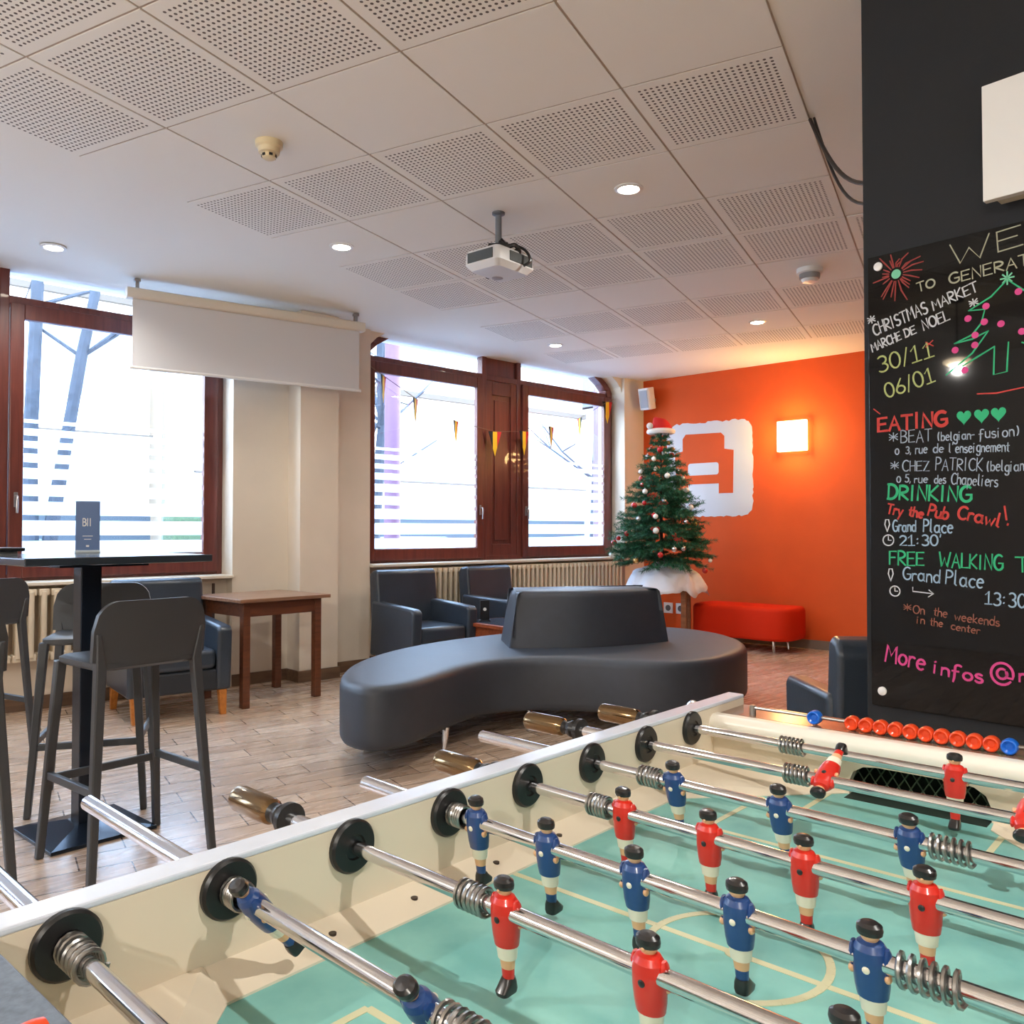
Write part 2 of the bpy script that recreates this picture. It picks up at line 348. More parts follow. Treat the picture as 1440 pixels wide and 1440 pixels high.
# windows
def wprism(m, poly, y0, y1, mi=0):           # poly in (w, z), thickness along the wall normal
    m.T = RX90; m.prism(poly, -y1, -y0, mi); m.T = Matrix.Identity(4)
GAPS = (1.919, 1.833, 1.748, 1.649, 1.537, 1.420, 1.290, 1.150)
def window(name, x0, x1, zs, flip):
    root = sroot(name, (0, 0, 0), ROOM)
    zb, zr0, zr1 = zs + 0.025, 2.64, 2.795
    fr = M()
    fr.box(x0, x0 + 0.045, YW, YW + 0.09, zb, H + 0.1); fr.box(x1 - 0.045, x1, YW, YW + 0.09, zb, H + 0.1)
    fr.box(x0 + 0.045, x1 - 0.045, YW + 0.004, YW + 0.086, zr1 - 0.06, zr1)      # transom
    fr.box(x0 + 0.045, x1 - 0.045, YW + 0.004, YW + 0.086, zb, zb + 0.045)       # bottom rail
    mid = (x0 + x1) / 2
    fr.box(mid - 0.27, mid - 0.21, YW + 0.002, YW + 0.088, zb, H + 0.1); fr.box(mid + 0.21, mid + 0.27, YW + 0.002, YW + 0.088, zb, H + 0.1)
    for e, sg in ((x0 + 0.01, 1), (x1 - 0.01, -1)):                              # curved shoulders of the arched head
        outer = [(0.0, 2.76), (0.025, 2.85), (0.085, 2.915), (0.20, H + 0.02)]; inner = [(0.33, H + 0.02), (0.19, 2.90), (0.11, 2.83), (0.085, 2.76)]
        pts = outer + inner
        for q in (0, 1, 2):
            quad = [pts[q], pts[q + 1], pts[6 - q], pts[7 - q]]
            wprism(fr, [(e + sg * px, pz) for px, pz in quad], YW - 0.01, YW + 0.10)
    fr.build('window_frame', frame_wood, root, smooth=30, bevel=0.006)
    # solid centre panel
    pn = M(); pn.box(mid - 0.21, mid + 0.21, YW + 0.03, YW + 0.06, zb, H + 0.1)
    for a, b, c, d in ((-0.21, -0.13, zb, zr1), (0.13, 0.21, zb, zr1), (-0.13, 0.13, zb, zb + 0.16), (-0.13, 0.13, zr1 - 0.2, zr1 - 0.06)): pn.box(mid + a, mid + b, YW + 0.012, YW + 0.03, c, d)
    pn.box(mid - 0.09, mid + 0.09, YW + 0.018, YW + 0.03, zb + 0.2, zr1 - 0.25)
    pn.build('centre_panel', frame_wood, root, smooth=0, bevel=0.005)
    for s0, s1, hx in ((x0 + 0.047, mid - 0.272, -1), (mid + 0.272, x1 - 0.047, 1)):
        sa = M(); g0, g1 = s0 + 0.113, s1 - 0.085
        if hx > 0: g0, g1 = s0 + 0.085, s1 - 0.113
        gz0, gz1 = 1.035, zr0
        sa.box(s0, g0, YW - 0.022, YW + 0.03, zb + 0.02, zr1 - 0.05); sa.box(g1, s1, YW - 0.022, YW + 0.03, zb + 0.02, zr1 - 0.05)
        sa.box(g0, g1, YW - 0.022, YW + 0.03, zb + 0.02, gz0); sa.box(g0, g1, YW - 0.022, YW + 0.03, gz1, zr1 - 0.05)
        so = sa.build('sash', frame_wood, root, smooth=0, bevel=0.006)
        gl = M(); gl.box(g0, g1, YW + 0.0, YW + 0.006, gz0, gz1); gl.build('pane', GLASS, so, smooth=0)
        st = M(); z = gz0 + 0.004
        edges = sorted(GAPS)
        for gz in edges: st.box(g0 + 0.004, g1 - 0.004, YW - 0.002, YW - 0.001, z, gz - 0.019); z = gz + 0.019
        st.box(g0 + 0.004, g1 - 0.004, YW - 0.002, YW - 0.001, z, z + 0.025)
        st.build('frosted_stripes', FROST, so, smooth=0)
        hd = M(); hxp = (g1 + s1) / 2 if hx < 0 else (g0 + s0) / 2
        hd.box(hxp - 0.012, hxp + 0.012, YW - 0.03, YW - 0.022, 1.36, 1.46); hd.tube([(hxp, YW - 0.03, 1.43), (hxp, YW - 0.06, 1.43), (hxp, YW - 0.065, 1.41), (hxp, YW - 0.06, 1.32)], 0.009, 8)
        hd.build('window_handle', steel, so, bevel=0.002)
        up = M(); up.box(s0, s1, YW + 0.03, YW + 0.036, zr1, H + 0.1); up.build('upper_pane', GLASS, root, smooth=0)
    si = M(); si.box(x0 + 0.002, x1 - 0.002, 6.22, YW + 0.02, zs, zs + 0.025)
    si.build('window_sill', sill_mat, root, smooth=0, bevel=0.006)
    # stone-coloured reveal is part of the wall
    return root
window('window_1', W1[0], W1[1], 0.836, 0)
window('window_2', W2[0], W2[1], 0.881, 0)
window('added_window_3', W3[0], W3[1], 0.836, 0)  # invented window out of view, added to bring daylight into the near end

# ================================================================== OUTSIDE (beyond the windows)
pave = mat('pale_pavement', (128, 134, 144), 0.9, var=0.08, vscale=1.5)
m = M(); m.box(-40, 60, 6.9, 60, -0.42, -0.3)
struct(m.build('ground', pave, rot=ROOM, smooth=0))
facade = mat('white_facade_render', (232, 228, 220), 0.85, var=0.03)
dark_glass = mat('dark_window_glass', (120, 128, 138), 0.4)
slate = mat('slate_roof', (110, 114, 122), 0.7)
def building(label, x0, x1, y, h, floors, cols, wall, group='buildings across the street'):
    r = thing('building', label, 'building', room(x0, -y), ROOM, group)
    L = x1 - x0; m = M(); m.box(0, L, 0, 6, -0.35, h); m.build('wall', wall, r, smooth=0)
    c = M()
    for k in range(floors + 1): c.box(-0.05, L + 0.05, -0.18, 0, h * k / floors - 0.12 if k else 0.5, h * k / floors + 0.06 if k else 0.62)
    c.build('cornice', mat('grey_cornice', (84, 76, 68), 0.9), r, smooth=0)
    for f in range(floors):
        for i in range(cols):
            cx = L * (i + 0.5) / cols; z0 = h * f / floors + h / floors * 0.28
            w = M(); w.box(cx - L / cols * 0.26, cx + L / cols * 0.26, -0.06, 0, z0, z0 + h / floors * 0.52)
            w.build('window', dark_glass, r, smooth=0)
    pl = M(); pl.box(-0.02, L + 0.02, -0.10, 0, -0.35, 1.75); pl.build('plinth', mat('dark_shopfront', (40, 52, 62), 0.7), r, smooth=0)
    t = M(); t.add([(-0.2, -0.3, h + 0.06), (L + 0.2, -0.3, h + 0.06), (L + 0.2, 6.2, h + 0.06), (-0.2, 6.2, h + 0.06), (0.6, 3, h + 2.2), (L - 0.6, 3, h + 2.2)], [(0, 1, 5, 4), (2, 3, 4, 5), (1, 2, 5), (3, 0, 4), (3, 2, 1, 0)])
    t.build('roof', slate, r, smooth=0)
    return r
building('long white building across the street seen through the left window', -14, 9.0, 26, 12, 3, 6, facade)
building('pale building further along the street seen through the right window', 9.6, 26, 24, 9.0, 3, 5, mat('cream_facade', (226, 214, 200), 0.85))
building('low pale annexe far down the street beside the orange wall window edge', 27, 44, 22, 6.5, 2, 5, mat('grey_facade', (206, 210, 214), 0.85))
bark = mat('grey_tree_bark', (46, 52, 62), 0.9, var=0.25, vscale=10, bump=0.4, bscale=30)
def bare_tree(label, base, trunks, twigs):
    r = thing('tree', label, 'tree', base, 0, 'bare street trees')
    m = M()
    for pts, r0, r1 in trunks: m.tube(pts, r0, 9, r1=r1)
    m.build('trunk', bark, r)
    rnd = random.Random(len(label)); m = M()
    for pts, r0, r1 in trunks:
        for k in range(twigs):
            i = rnd.randint(len(pts) // 2, len(pts) - 1); p = Vector(pts[i]); a = rnd.random() * 6.28; d = Vector((math.cos(a), math.sin(a), rnd.uniform(0.15, 0.9))); l = rnd.uniform(0.8, 2.0)
            q = [p, p + d * l * 0.5 + Vector((0, 0, 0.05)), p + d * l + Vector((rnd.uniform(-.2, .2), rnd.uniform(-.2, .2), 0.25))]
            m.tube([tuple(x) for x in q], r1 * 0.5, 5, r1=0.008)
            for _ in range(2):
                d2 = Vector((rnd.uniform(-1, 1), rnd.uniform(-1, 1), rnd.uniform(0.1, 0.8))); m.tube([tuple(q[1]), tuple(q[1] + d2 * l * 0.45)], r1 * 0.25, 4, r1=0.005)
    m.build('branches', bark, r)
bare_tree('bare street tree with two trunks outside the left window', (-5.75, 10.0, -0.3),
          [([(0, 0, 0), (0.02, 0, 1.2), (0.0, 0, 2.5), (0.06, 0, 4.2), (0.1, 0, 6)], 0.11, 0.06), ([(0.05, 0.1, 0), (0.22, 0.1, 1.6), (0.55, 0.1, 3.6), (0.85, 0.15, 5.2)], 0.10, 0.05)], 4)
bare_tree('bare street tree with spreading branches outside the left pane of the right window', (-2.05, 12.2, -0.3),
          [([(0, 0, 0), (0.02, 0.1, 1.5), (0.15, 0.1, 3.0), (0.1, 0, 6)], 0.12, 0.06), ([(0, 0, 0.8), (-0.2, 0, 2.2), (-0.25, 0.1, 4)], 0.08, 0.04)], 9)
bare_tree('bare twiggy tree outside the right pane of the right window', (1.45, 15.0, -0.3),
          [([(0, 0, 0), (0.02, 0.1, 1.2), (0.05, 0.1, 2.4), (0.1, 0, 4.5)], 0.10, 0.05)], 16)
def post(label, loc, h, r, m_):
    t = thing('street_post', label, 'post', loc, 0)
    a = M(); a.lathe([(r * 1.5, 0), (r * 1.5, 0.5), (r, 0.6), (r * 0.9, h)], 14); a.build('shaft', m_, t)
    return t
t = post('slim grey street lamp standing beyond the left window', room(6.35, -17.5, -0.3), 4.9, 0.035, mat('grey_post_paint', (96, 104, 114), 0.6))
a = M(); a.T = Matrix.Translation((0, 0, 4.95)); a.ell((0, 0, 0), (0.22, 0.22, 0.13)); a.build('lantern', mat('lamp_hood', (64, 72, 80), 0.6), t)
post('thick plum red post outside the left pane of the right window', (-1.57, 11.0, -0.3), 7.0, 0.11, mat('plum_post_paint', (78, 46, 70), 0.6))
post('thick mauve post outside the right edge of the right window', (1.22, 11.6, -0.3), 7.0, 0.10, mat('mauve_post_paint', (92, 74, 104), 0.6))
leaf = mat('dull_hedge_green', (58, 74, 50), 0.9, var=0.35, vscale=14, bump=0.8, bscale=25)
m = M(); m.box(0, 4.2, 0, 0.7, 0, 1.85)
h_ = m.build('hedge', leaf, loc=room(6.2, -16.5, -0.3), rot=ROOM, bevel=0.12, seg=3); tag(h_, 'low clipped green hedge across the street behind the left window', 'hedge')
def car(label, loc, rot, col):
    t = thing('car', label, 'car', loc, rot, 'cars parked along the street')
    b = M(); prof = [(-2.1, 0.3), (-2.1, 0.75), (-1.95, 0.88), (-1.2, 0.95), (-0.7, 1.36), (0.55, 1.40), (1.35, 0.98), (2.0, 0.84), (2.1, 0.55), (2.05, 0.3)]
    b.T = Matrix.Translation((0, 0.85, 0)) @ RX90; b.prism(prof, 0, 1.7); b.build('body', col, t, smooth=30, bevel=0.06, seg=3)
    g = M(); gp = [(-1.05, 0.97), (-0.66, 1.30), (0.5, 1.33), (1.15, 0.99)]
    g.T = Matrix.Translation((0, 0.86, 0)) @ RX90; g.prism(gp, 0, 1.72); g.build('windows', dark_glass, t, smooth=0)
    for x in (-1.3, 1.3):
        for y in (-0.78, 0.78):
            w = M(); w.T = Matrix.Translation((x, y, 0.31)) @ Matrix.Rotation(PI / 2, 4, 'X'); w.lathe([(0.18, -0.1), (0.31, -0.09), (0.31, 0.09), (0.18, 0.1)], 20); w.build('wheel', black_plastic, t)
car('blue car parked across the street behind the left window', room(2.2, -12.5, -0.3), ROOM, mat('blue_car_paint', (34, 60, 110), 0.5))
car('dark blue car parked outside the left pane of the right window', room(8.6, -12.5, -0.3), ROOM, mat('navy_car_paint', (24, 38, 66), 0.5))
car('teal car parked outside the right pane of the right window', room(14.2, -12.5, -0.3), ROOM, mat('teal_car_paint', (26, 84, 88), 0.5))

# ================================================================== CEILING FIXTURES
glow = mat('lit_lamp_lens', (255, 240, 220), 0.5, emit=14.0)
def downlight(label, p, watts, group='recessed ceiling downlights', lens=0.052):
    t = thing('ceiling_downlight', label, 'ceiling light', (p[0], p[1], H - 0.002), 0, group)
    a = M(); a.lathe([(lens + 0.022, 0), (lens + 0.022, -0.004), (lens + 0.004, -0.009), (lens, -0.004), (lens, 0)], 32); a.build('trim_ring', white_plastic, t)
    b = M(); b.lathe([(lens, -0.002), (lens, -0.005), (lens * 0.6, -0.0065)], 28); b.build('lens', glow, t)
    l = bpy.data.lights.new('downlight_beam', 'SPOT'); l.energy = watts; l.color = WARM; l.spot_size = R(150); l.spot_blend = 0.6; l.shadow_soft_size = 0.03
    lo = bpy.data.objects.new('beam', l); COL.objects.link(lo); lo.parent = t; lo.location = (0, 0, -0.012)
    return t
downlight('round lit downlight in the plain white ceiling above the left window', (-2.851, 5.183), LAMP_W)
downlight('round lit downlight in the ceiling between the window and the projector', grid(-0.5, 3.5), LAMP_W)
downlight('largest lit downlight, in a plain tile to the right of the projector', grid(2.5, 3.5), LAMP_W)
downlight('small lit downlight in the far ceiling above the right window', grid(-0.5, 8.5), LAMP_W)
downlight('small lit downlight in the far ceiling near the orange wall', grid(2.5, 8.5), LAMP_W)
downlight('unseen downlight added to light the football table, above the photo', tab(0.80, 0.62), TABLE_W)  # added out of view to light the table and the near room
def pendant(label, p, drop, watts):  # invented lamps out of view, added to brighten the near room and ceiling
    t = thing('fill_pendant', label, 'pendant lamp', (p[0], p[1], H - 0.002), 0, 'unseen pendant lamps added behind the camera')
    a = M(); a.lathe([(0.05, 0), (0.05, -0.02), (0.008, -0.03), (0.004, -0.04), (0.004, -drop)], 20); a.build('cord', black_plastic, t)
    a = M(); a.ell((0, 0, -drop - 0.03), (0.10, 0.10, 0.03), 28, 12); a.build('disc_shade', mat('fill_pendant_shade', (255, 226, 180), 0.5, emit=7.0), t)
    l = bpy.data.lights.new('fill_pendant_bulb', 'POINT'); l.energy = watts; l.color = WARM; l.shadow_soft_size = 0.02
    lo = bpy.data.objects.new('bulb', l); COL.objects.link(lo); lo.parent = t; lo.location = (0, 0, -drop - 0.085)
pendant('flat fill lamp added behind the camera, nearer the windows', room(-1.7, -2.4), 0.45, FILL_PENDANT_W)
pendant('flat fill lamp added behind the camera, nearer the right wall', room(-2.0, 0.9), 0.45, FILL_PENDANT_W)

t = thing('smoke_detector', 'yellowed cone-shaped smoke detector on a plain tile of the near ceiling', 'smoke detector', grid(0.48, 1.5, H - 0.002), 0, 'smoke detectors')
a = M(); a.lathe([(0.062, 0), (0.06, -0.022), (0.05, -0.03)], 28); a.build('base', cream_plastic, t)
a = M(); a.lathe([(0.05, -0.03), (0.046, -0.05), (0.033, -0.055), (0.03, -0.072), (0.02, -0.078), (0, -0.079)], 28); a.build('sensor_head', cream_plastic, t)
a = M()
for k in range(6): a.T = Matrix.Rotation(k * PI / 3, 4, 'Z'); a.box(0.028, 0.034, -0.008, 0.008, -0.069, -0.058)
a.build('vent_slots', black_plastic, t)
t = thing('smoke_detector', 'round white detector with a grey band in the ceiling near the black partition', 'smoke detector', grid(3.48, 6.43, H - 0.002), 0, 'smoke detectors')
a = M(); a.lathe([(0.085, 0), (0.085, -0.03), (0.07, -0.036)], 30); a.build('base', white_plastic, t)
a = M(); a.lathe([(0.068, -0.036), (0.066, -0.066), (0.055, -0.07)], 30); a.build('grey_band', mat('detector_grey', (150, 150, 150), 0.5), t)
a = M(); a.lathe([(0.056, -0.07), (0.045, -0.09), (0, -0.095)], 30); a.build('sensor_head', white_plastic, t)

# projector on a ceiling pole
PR = Vector((-0.075, 4.62, H))
t = thing('projector', 'white projector hanging from the ceiling on a short grey pole', 'projector', PR, R(-8))
pole_m = mat('grey_mount_metal', (120, 124, 130), 0.4, 0.6)
a = M(); a.lathe([(0.036, -0.002), (0.036, -0.012), (0.02, -0.02)], 20); a.build('ceiling_plate', pole_m, t)
a = M(); a.lathe([(0.018, -0.01), (0.018, -0.2)], 16); a.build('pole', pole_m, t)
a = M(); a.T = Matrix.Translation((0.0, 0, -0.205)); a.box(-0.05, 0.06, -0.05, 0.05, -0.02, 0.02); a.box(-0.1, 0.1, -0.015, 0.015, -0.045, -0.02); a.box(-0.1, -0.08, -0.08, 0.08, -0.045, -0.035); a.box(0.08, 0.1, -0.08, 0.08, -0.045, -0.035); a.build('mount_bracket', black_plastic, t, bevel=0.004)
body_T = Matrix.Translation((0.01, -0.02, -0.30)) @ Matrix.Rotation(R(-122), 4, 'Z')
a = M(); a.T = body_T; a.loft([[(x, y, z) for x, y in rrect(-w, w, -d, d, 0.03)] for w, d, z in ((0.15, 0.115, 0.055), (0.158, 0.122, 0.035), (0.16, 0.124, -0.02), (0.13, 0.10, -0.05))]); a.build('case', mat('projector_white', (216, 216, 216), 0.4), t)
a = M(); a.T = body_T @ Matrix.Translation((-0.06, -0.124, 0.0)) @ Matrix.Rotation(PI / 2, 4, 'X'); a.lathe([(0.036, 0), (0.036, 0.02), (0.026, 0.021), (0.022, 0.01), (0, 0.008)], 22); a.build('lens', black_plastic, t)
a = M(); a.T = body_T; a.box(0.159, 0.165, -0.09, 0.09, -0.015, 0.04); a.box(-0.13, 0.06, 0.121, 0.1275, -0.012, 0.042); a.build('vent_panel', mat('projector_grey', (70, 74, 74), 0.5), t, bevel=0.002)
a = M(); a.T = body_T; a.ell((-0.05, -0.06, -0.05), (0.035, 0.03, 0.006)); a.build('foot_dial', mat('dial_grey', (150, 146, 154), 0.5), t)
a = M()
cpts = lambda q: [tuple(Vector(p)) for p in smooth_open(q)]
def smooth_open(pts, n=7):
    P = [pts[0]] + list(pts) + [pts[-1]]; out = []
    for i in range(1, len(P) - 2):
        p0, p1, p2, p3 = [Vector(P[k]) for k in (i - 1, i, i + 1, i + 2)]
        for j in range(n):
            s = j / n; out.append(tuple(0.5 * ((2 * p1) + (-p0 + p2) * s + (2 * p0 - 5 * p1 + 4 * p2 - p3) * s * s + (-p0 + 3 * p1 - 3 * p2 + p3) * s ** 3)))
    out.append(tuple(pts[-1])); return out
a.tube(smooth_open([(0.015, 0, -0.15), (0.05, -0.02, -0.19), (0.10, -0.03, -0.20), (0.16, -0.05, -0.24), (0.185, -0.07, -0.30), (0.15, -0.08, -0.33)]), 0.008, 7)
a.tube(smooth_open([(0.01, -0.01, -0.17), (0.06, -0.05, -0.22), (0.03, -0.06, -0.235), (0.10, -0.07, -0.21), (0.12, -0.05, -0.25), (0.07, -0.06, -0.25)]), 0.012, 7)
a.tube(smooth_open([(0.01, 0.0, -0.16), (0.05, -0.03, -0.235), (0.09, -0.05, -0.245), (0.13, -0.06, -0.23)]), 0.014, 7)
a.build('cables', black_plastic, t)
# loose black cable between the ceiling edge and the dark partition
a = M()
p0 = grid(4.0, 2.98, H - 0.004); p1 = room(2.70, -1.182, 2.33)
def sag(p, q, d, n=14): return [tuple(Vector(p).lerp(Vector(q), i / n) - Vector((0, 0, d * math.sin(PI * i / n)))) for i in range(n + 1)]
a.tube(sag(p0, p1, 0.10), 0.008, 8); o = a.build('cable', black_plastic); tag(o, 'thick black cable drooping from the ceiling edge to the black partition, upper of the pair', 'cable', 'loose ceiling cables')
a = M(); a.tube(sag(p0 + Vector((0.012, -0.015, -0.002)), room(2.70, -1.182, 2.27), 0.14), 0.006, 8); o = a.build('cable', black_plastic); tag(o, 'thin black cable drooping below the thick one beside the black partition', 'cable', 'loose ceiling cables')

# roll-up projection screen by the left window
SL = room(1.985, -6.09); SR = room(3.68, -5.86); sd = (SR - SL); sang = math.atan2(sd.y, sd.x); SLEN = sd.length
t = thing('projection_screen', 'white roll-up projection screen partly lowered in front of the left window', 'projection screen', SL, sang)
a = M(); a.T = Matrix.Translation((-0.04, 0, 2.862)) @ Matrix.Rotation(PI / 2, 4, 'Y'); a.prism(rrect(-0.035, 0.04, -0.04, 0.045, 0.02), 0, SLEN + 0.08); a.build('case', mat('screen_case_cream', (214, 206, 192), 0.5), t)
a = M(); a.box(0.0, SLEN, -0.006, -0.004, 2.345, 2.84); a.build('screen_fabric', mat('grey_screen_back', (206, 206, 208), 0.8), t, smooth=0)
a = M(); a.T = Matrix.Translation((-0.015, -0.005, 2.34)) @ Matrix.Rotation(PI / 2, 4, 'Y'); a.lathe([(0.012, 0), (0.012, SLEN + 0.03)], 12); a.build('bottom_bar', white_plastic, t)
for x in (0.03, SLEN - 0.03):
    a = M(); a.box(x - 0.012, x + 0.012, -0.01, 0.015, 2.89, H); a.box(x - 0.02, x + 0.02, -0.02, 0.02, 2.945, H - 0.002); a.build('ceiling_bracket', steel, t)
a = M(); a.tube([(0.01, -0.008, 2.338), (0.012, -0.008, 1.98)], 0.0018, 5); a.build('pull_cord', white_plastic, t)

# ================================================================== RADIATORS
rad_m = mat('cream_radiator_enamel', (216, 202, 178), 0.4)
def radiator(label, w0, w1, z0, z1, pitch):
    t = thing('radiator', label, 'radiator', room(w0, -6.28), ROOM, 'column radiators under the windows'); L = w1 - w0; n = int(L / pitch)
    a = M()
    for i in range(n):
        x = (i + 0.5) * L / n; hw = pitch * 0.24
        for y in (-0.045, 0.02):
            a.loft([[(x + px, y + py, z) for px, py in rrect(-hw, hw, -0.022, 0.022, hw * 0.8, 3)] for z in (z0 + 0.02, z1 - 0.02)])
        a.box(x - pitch * 0.42, x + pitch * 0.42, -0.06, 0.035, z1 - 0.05, z1 - 0.005); a.box(x - pitch * 0.42, x + pitch * 0.42, -0.06, 0.035, z0, z0 + 0.05)
    a.build('columns', rad_m, t, bevel=0.006)
    a = M()
    for z in (z0 + 0.025, z1 - 0.028):
        a.T = Matrix.Translation((0, -0.012, z)) @ Matrix.Rotation(PI / 2, 4, 'Y'); a.lathe([(0.018, -0.02), (0.018, L + 0.02)], 12)
    a.build('manifold', rad_m, t)
    a = M(); a.T = Matrix.Translation((L + 0.05, -0.012, z0 + 0.03)) @ Matrix.Rotation(PI / 2, 4, 'Y'); a.lathe([(0.012, -0.04), (0.012, 0), (0.022, 0.0), (0.022, 0.05), (0.012, 0.055)], 14); a.build('valve', white_plastic, t)
    a = M()
    for x in (0.2, L - 0.2): a.box(x - 0.015, x + 0.015, -0.03, 0.0, 0.0, z0 + 0.02)
    a.build('bracket_legs', rad_m, t)
radiator('cream column radiator under the left window behind the bar stools', -0.35, 2.35, 0.34, 0.82, 0.075)
radiator('long cream column radiator under the right window behind the armchairs', 4.45, 7.42, 0.30, 0.862, 0.062)
a = M(); a.tube([tuple(room(2.52, -6.28, 0.35)), tuple(room(2.62, -6.28, 0.35)), tuple(room(2.66, -6.28, 0.39)), tuple(room(2.66, -6.28, 0.80))], 0.012, 8)
o = a.build('radiator_pipe', mat('dark_pipe_paint', (70, 52, 44), 0.5)); tag(o, 'thin dark pipe bent up the wall beside the left radiator', 'pipe')

# ================================================================== BUNTING ACROSS THE RIGHT WINDOW
BP = [(4.121, 2.671), (4.258, 2.605), (4.614, 2.437), (5.097, 2.267), (5.603, 2.205), (6.009, 2.24), (6.409, 2.322), (6.859, 2.455), (7.327, 2.686), (7.46, 2.74)]
t = thing('bunting', 'string of black, yellow and red pennants hung across the right window', 'bunting', room(0, -6.37), ROOM)
a = M(); a.tube([(w, 0, z) for w, z in BP], 0.003, 6); a.build('string', mat('bunting_string', (120, 90, 70), 0.8), t)
fl = [mat('pennant_black', (22, 22, 26), 0.8), mat('pennant_yellow', (236, 186, 30), 0.8), mat('pennant_red', (196, 40, 36), 0.8)]
for k, (w, z) in enumerate(BP[1:9]):
    a = M(); wd = 0.15; hgt = 0.25; nst = 3; tw = R((38, 36, 33, -12, 6, 24, 62, -8)[k]); cy, sy = math.cos(tw), math.sin(tw)
    for s in range(nst):
        x0, x1 = -wd / 2 + wd * s / nst, -wd / 2 + wd * (s + 1) / nst
        dep = lambda x: hgt * (1 - abs(x) / (wd / 2))
        xs = [x0, x1] if s != 1 else [x0, 0.0, x1]
        P = [(x, 0.0) for x in xs] + [(x, -max(dep(x), 0.002)) for x in reversed(xs)]
        lay = []
        for off in (-0.0012, 0.0012): lay.append([(w + x * cy - off * sy, x * sy + off * cy, z + zz) for x, zz in P])
        a.loft(lay, s)
    a.build('pennant', fl, t, smooth=0)

# ================================================================== SEATING
leather = mat('dark_blue_grey_leather', (52, 61, 72), 0.3, var=0.08, vscale=6, bump=0.1, bscale=120)
leather_d = mat('dark_leather_underside', (40, 45, 52), 0.45)
amber = wood('amber_varnished_legs', (176, 104, 40), (206, 134, 60), 0.35)
def armchair(label, loc, face, h=0.87):
    t = thing('armchair', label, 'armchair', loc, face, 'dark leather armchairs')
    a = M(); a.box(-0.30, 0.31, -0.225, 0.225, 0.30, 0.43); a.build('seat_cushion', leather, t, bevel=0.035, seg=4)
    a = M(); a.box(-0.32, 0.30, -0.25, 0.25, 0.16, 0.30); a.build('base_frame', leather_d, t, bevel=0.015)
    a = M(); prof = [(-0.33, 0.17), (-0.19, 0.17), (-0.20, 0.42), (-0.245, h - 0.02), (-0.28, h), (-0.345, h - 0.01), (-0.375, h - 0.05)]
    a.T = Matrix.Translation((0, 0.30, 0)) @ RX90; a.prism(prof, 0.0, 0.60); a.build('backrest', leather, t, bevel=0.022, seg=4)
    for s in (-1, 1):
        a = M(); y0, y1 = (0.225, 0.32) if s > 0 else (-0.32, -0.225)
        p = [(-0.33, 0.16), (0.31, 0.16), (0.335, 0.555), (0.30, 0.58), (-0.30, 0.615)]
        a.T = Matrix.Translation((0, y1, 0)) @ RX90; a.prism(p, 0.0, 0.095); a.build('armrest', leather, t, bevel=0.022, seg=4)
    for x in (-0.27, 0.27):
        for y in (-0.27, 0.27):
            a = M(); r = lambda q, z, dx: [(x + dx - q, y - q, z), (x + dx + q, y - q, z), (x + dx + q, y + q, z), (x + dx - q, y + q, z)]
            a.frus(r(0.019, 0, 0.02 if x > 0 else -0.04), r(0.026, 0.175, 0)); a.build('leg', amber, t, bevel=0.003)
    return t
armchair('dark leather armchair with amber legs behind the bar stools, under the left window', (-2.29, 5.61, 0), R(-53))
armchair('dark leather armchair beside the pilaster, left of the low table under the right window', room(4.20, -5.68), R(-50))
armchair('dark leather armchair half hidden behind the curved sofa backrest, under the right window', room(5.26, -5.78), R(-42))
armchair('dark leather armchair seen from behind beside the black partition, arm toward the sofa', (1.475, 3.30, 0), R(85), 0.82)

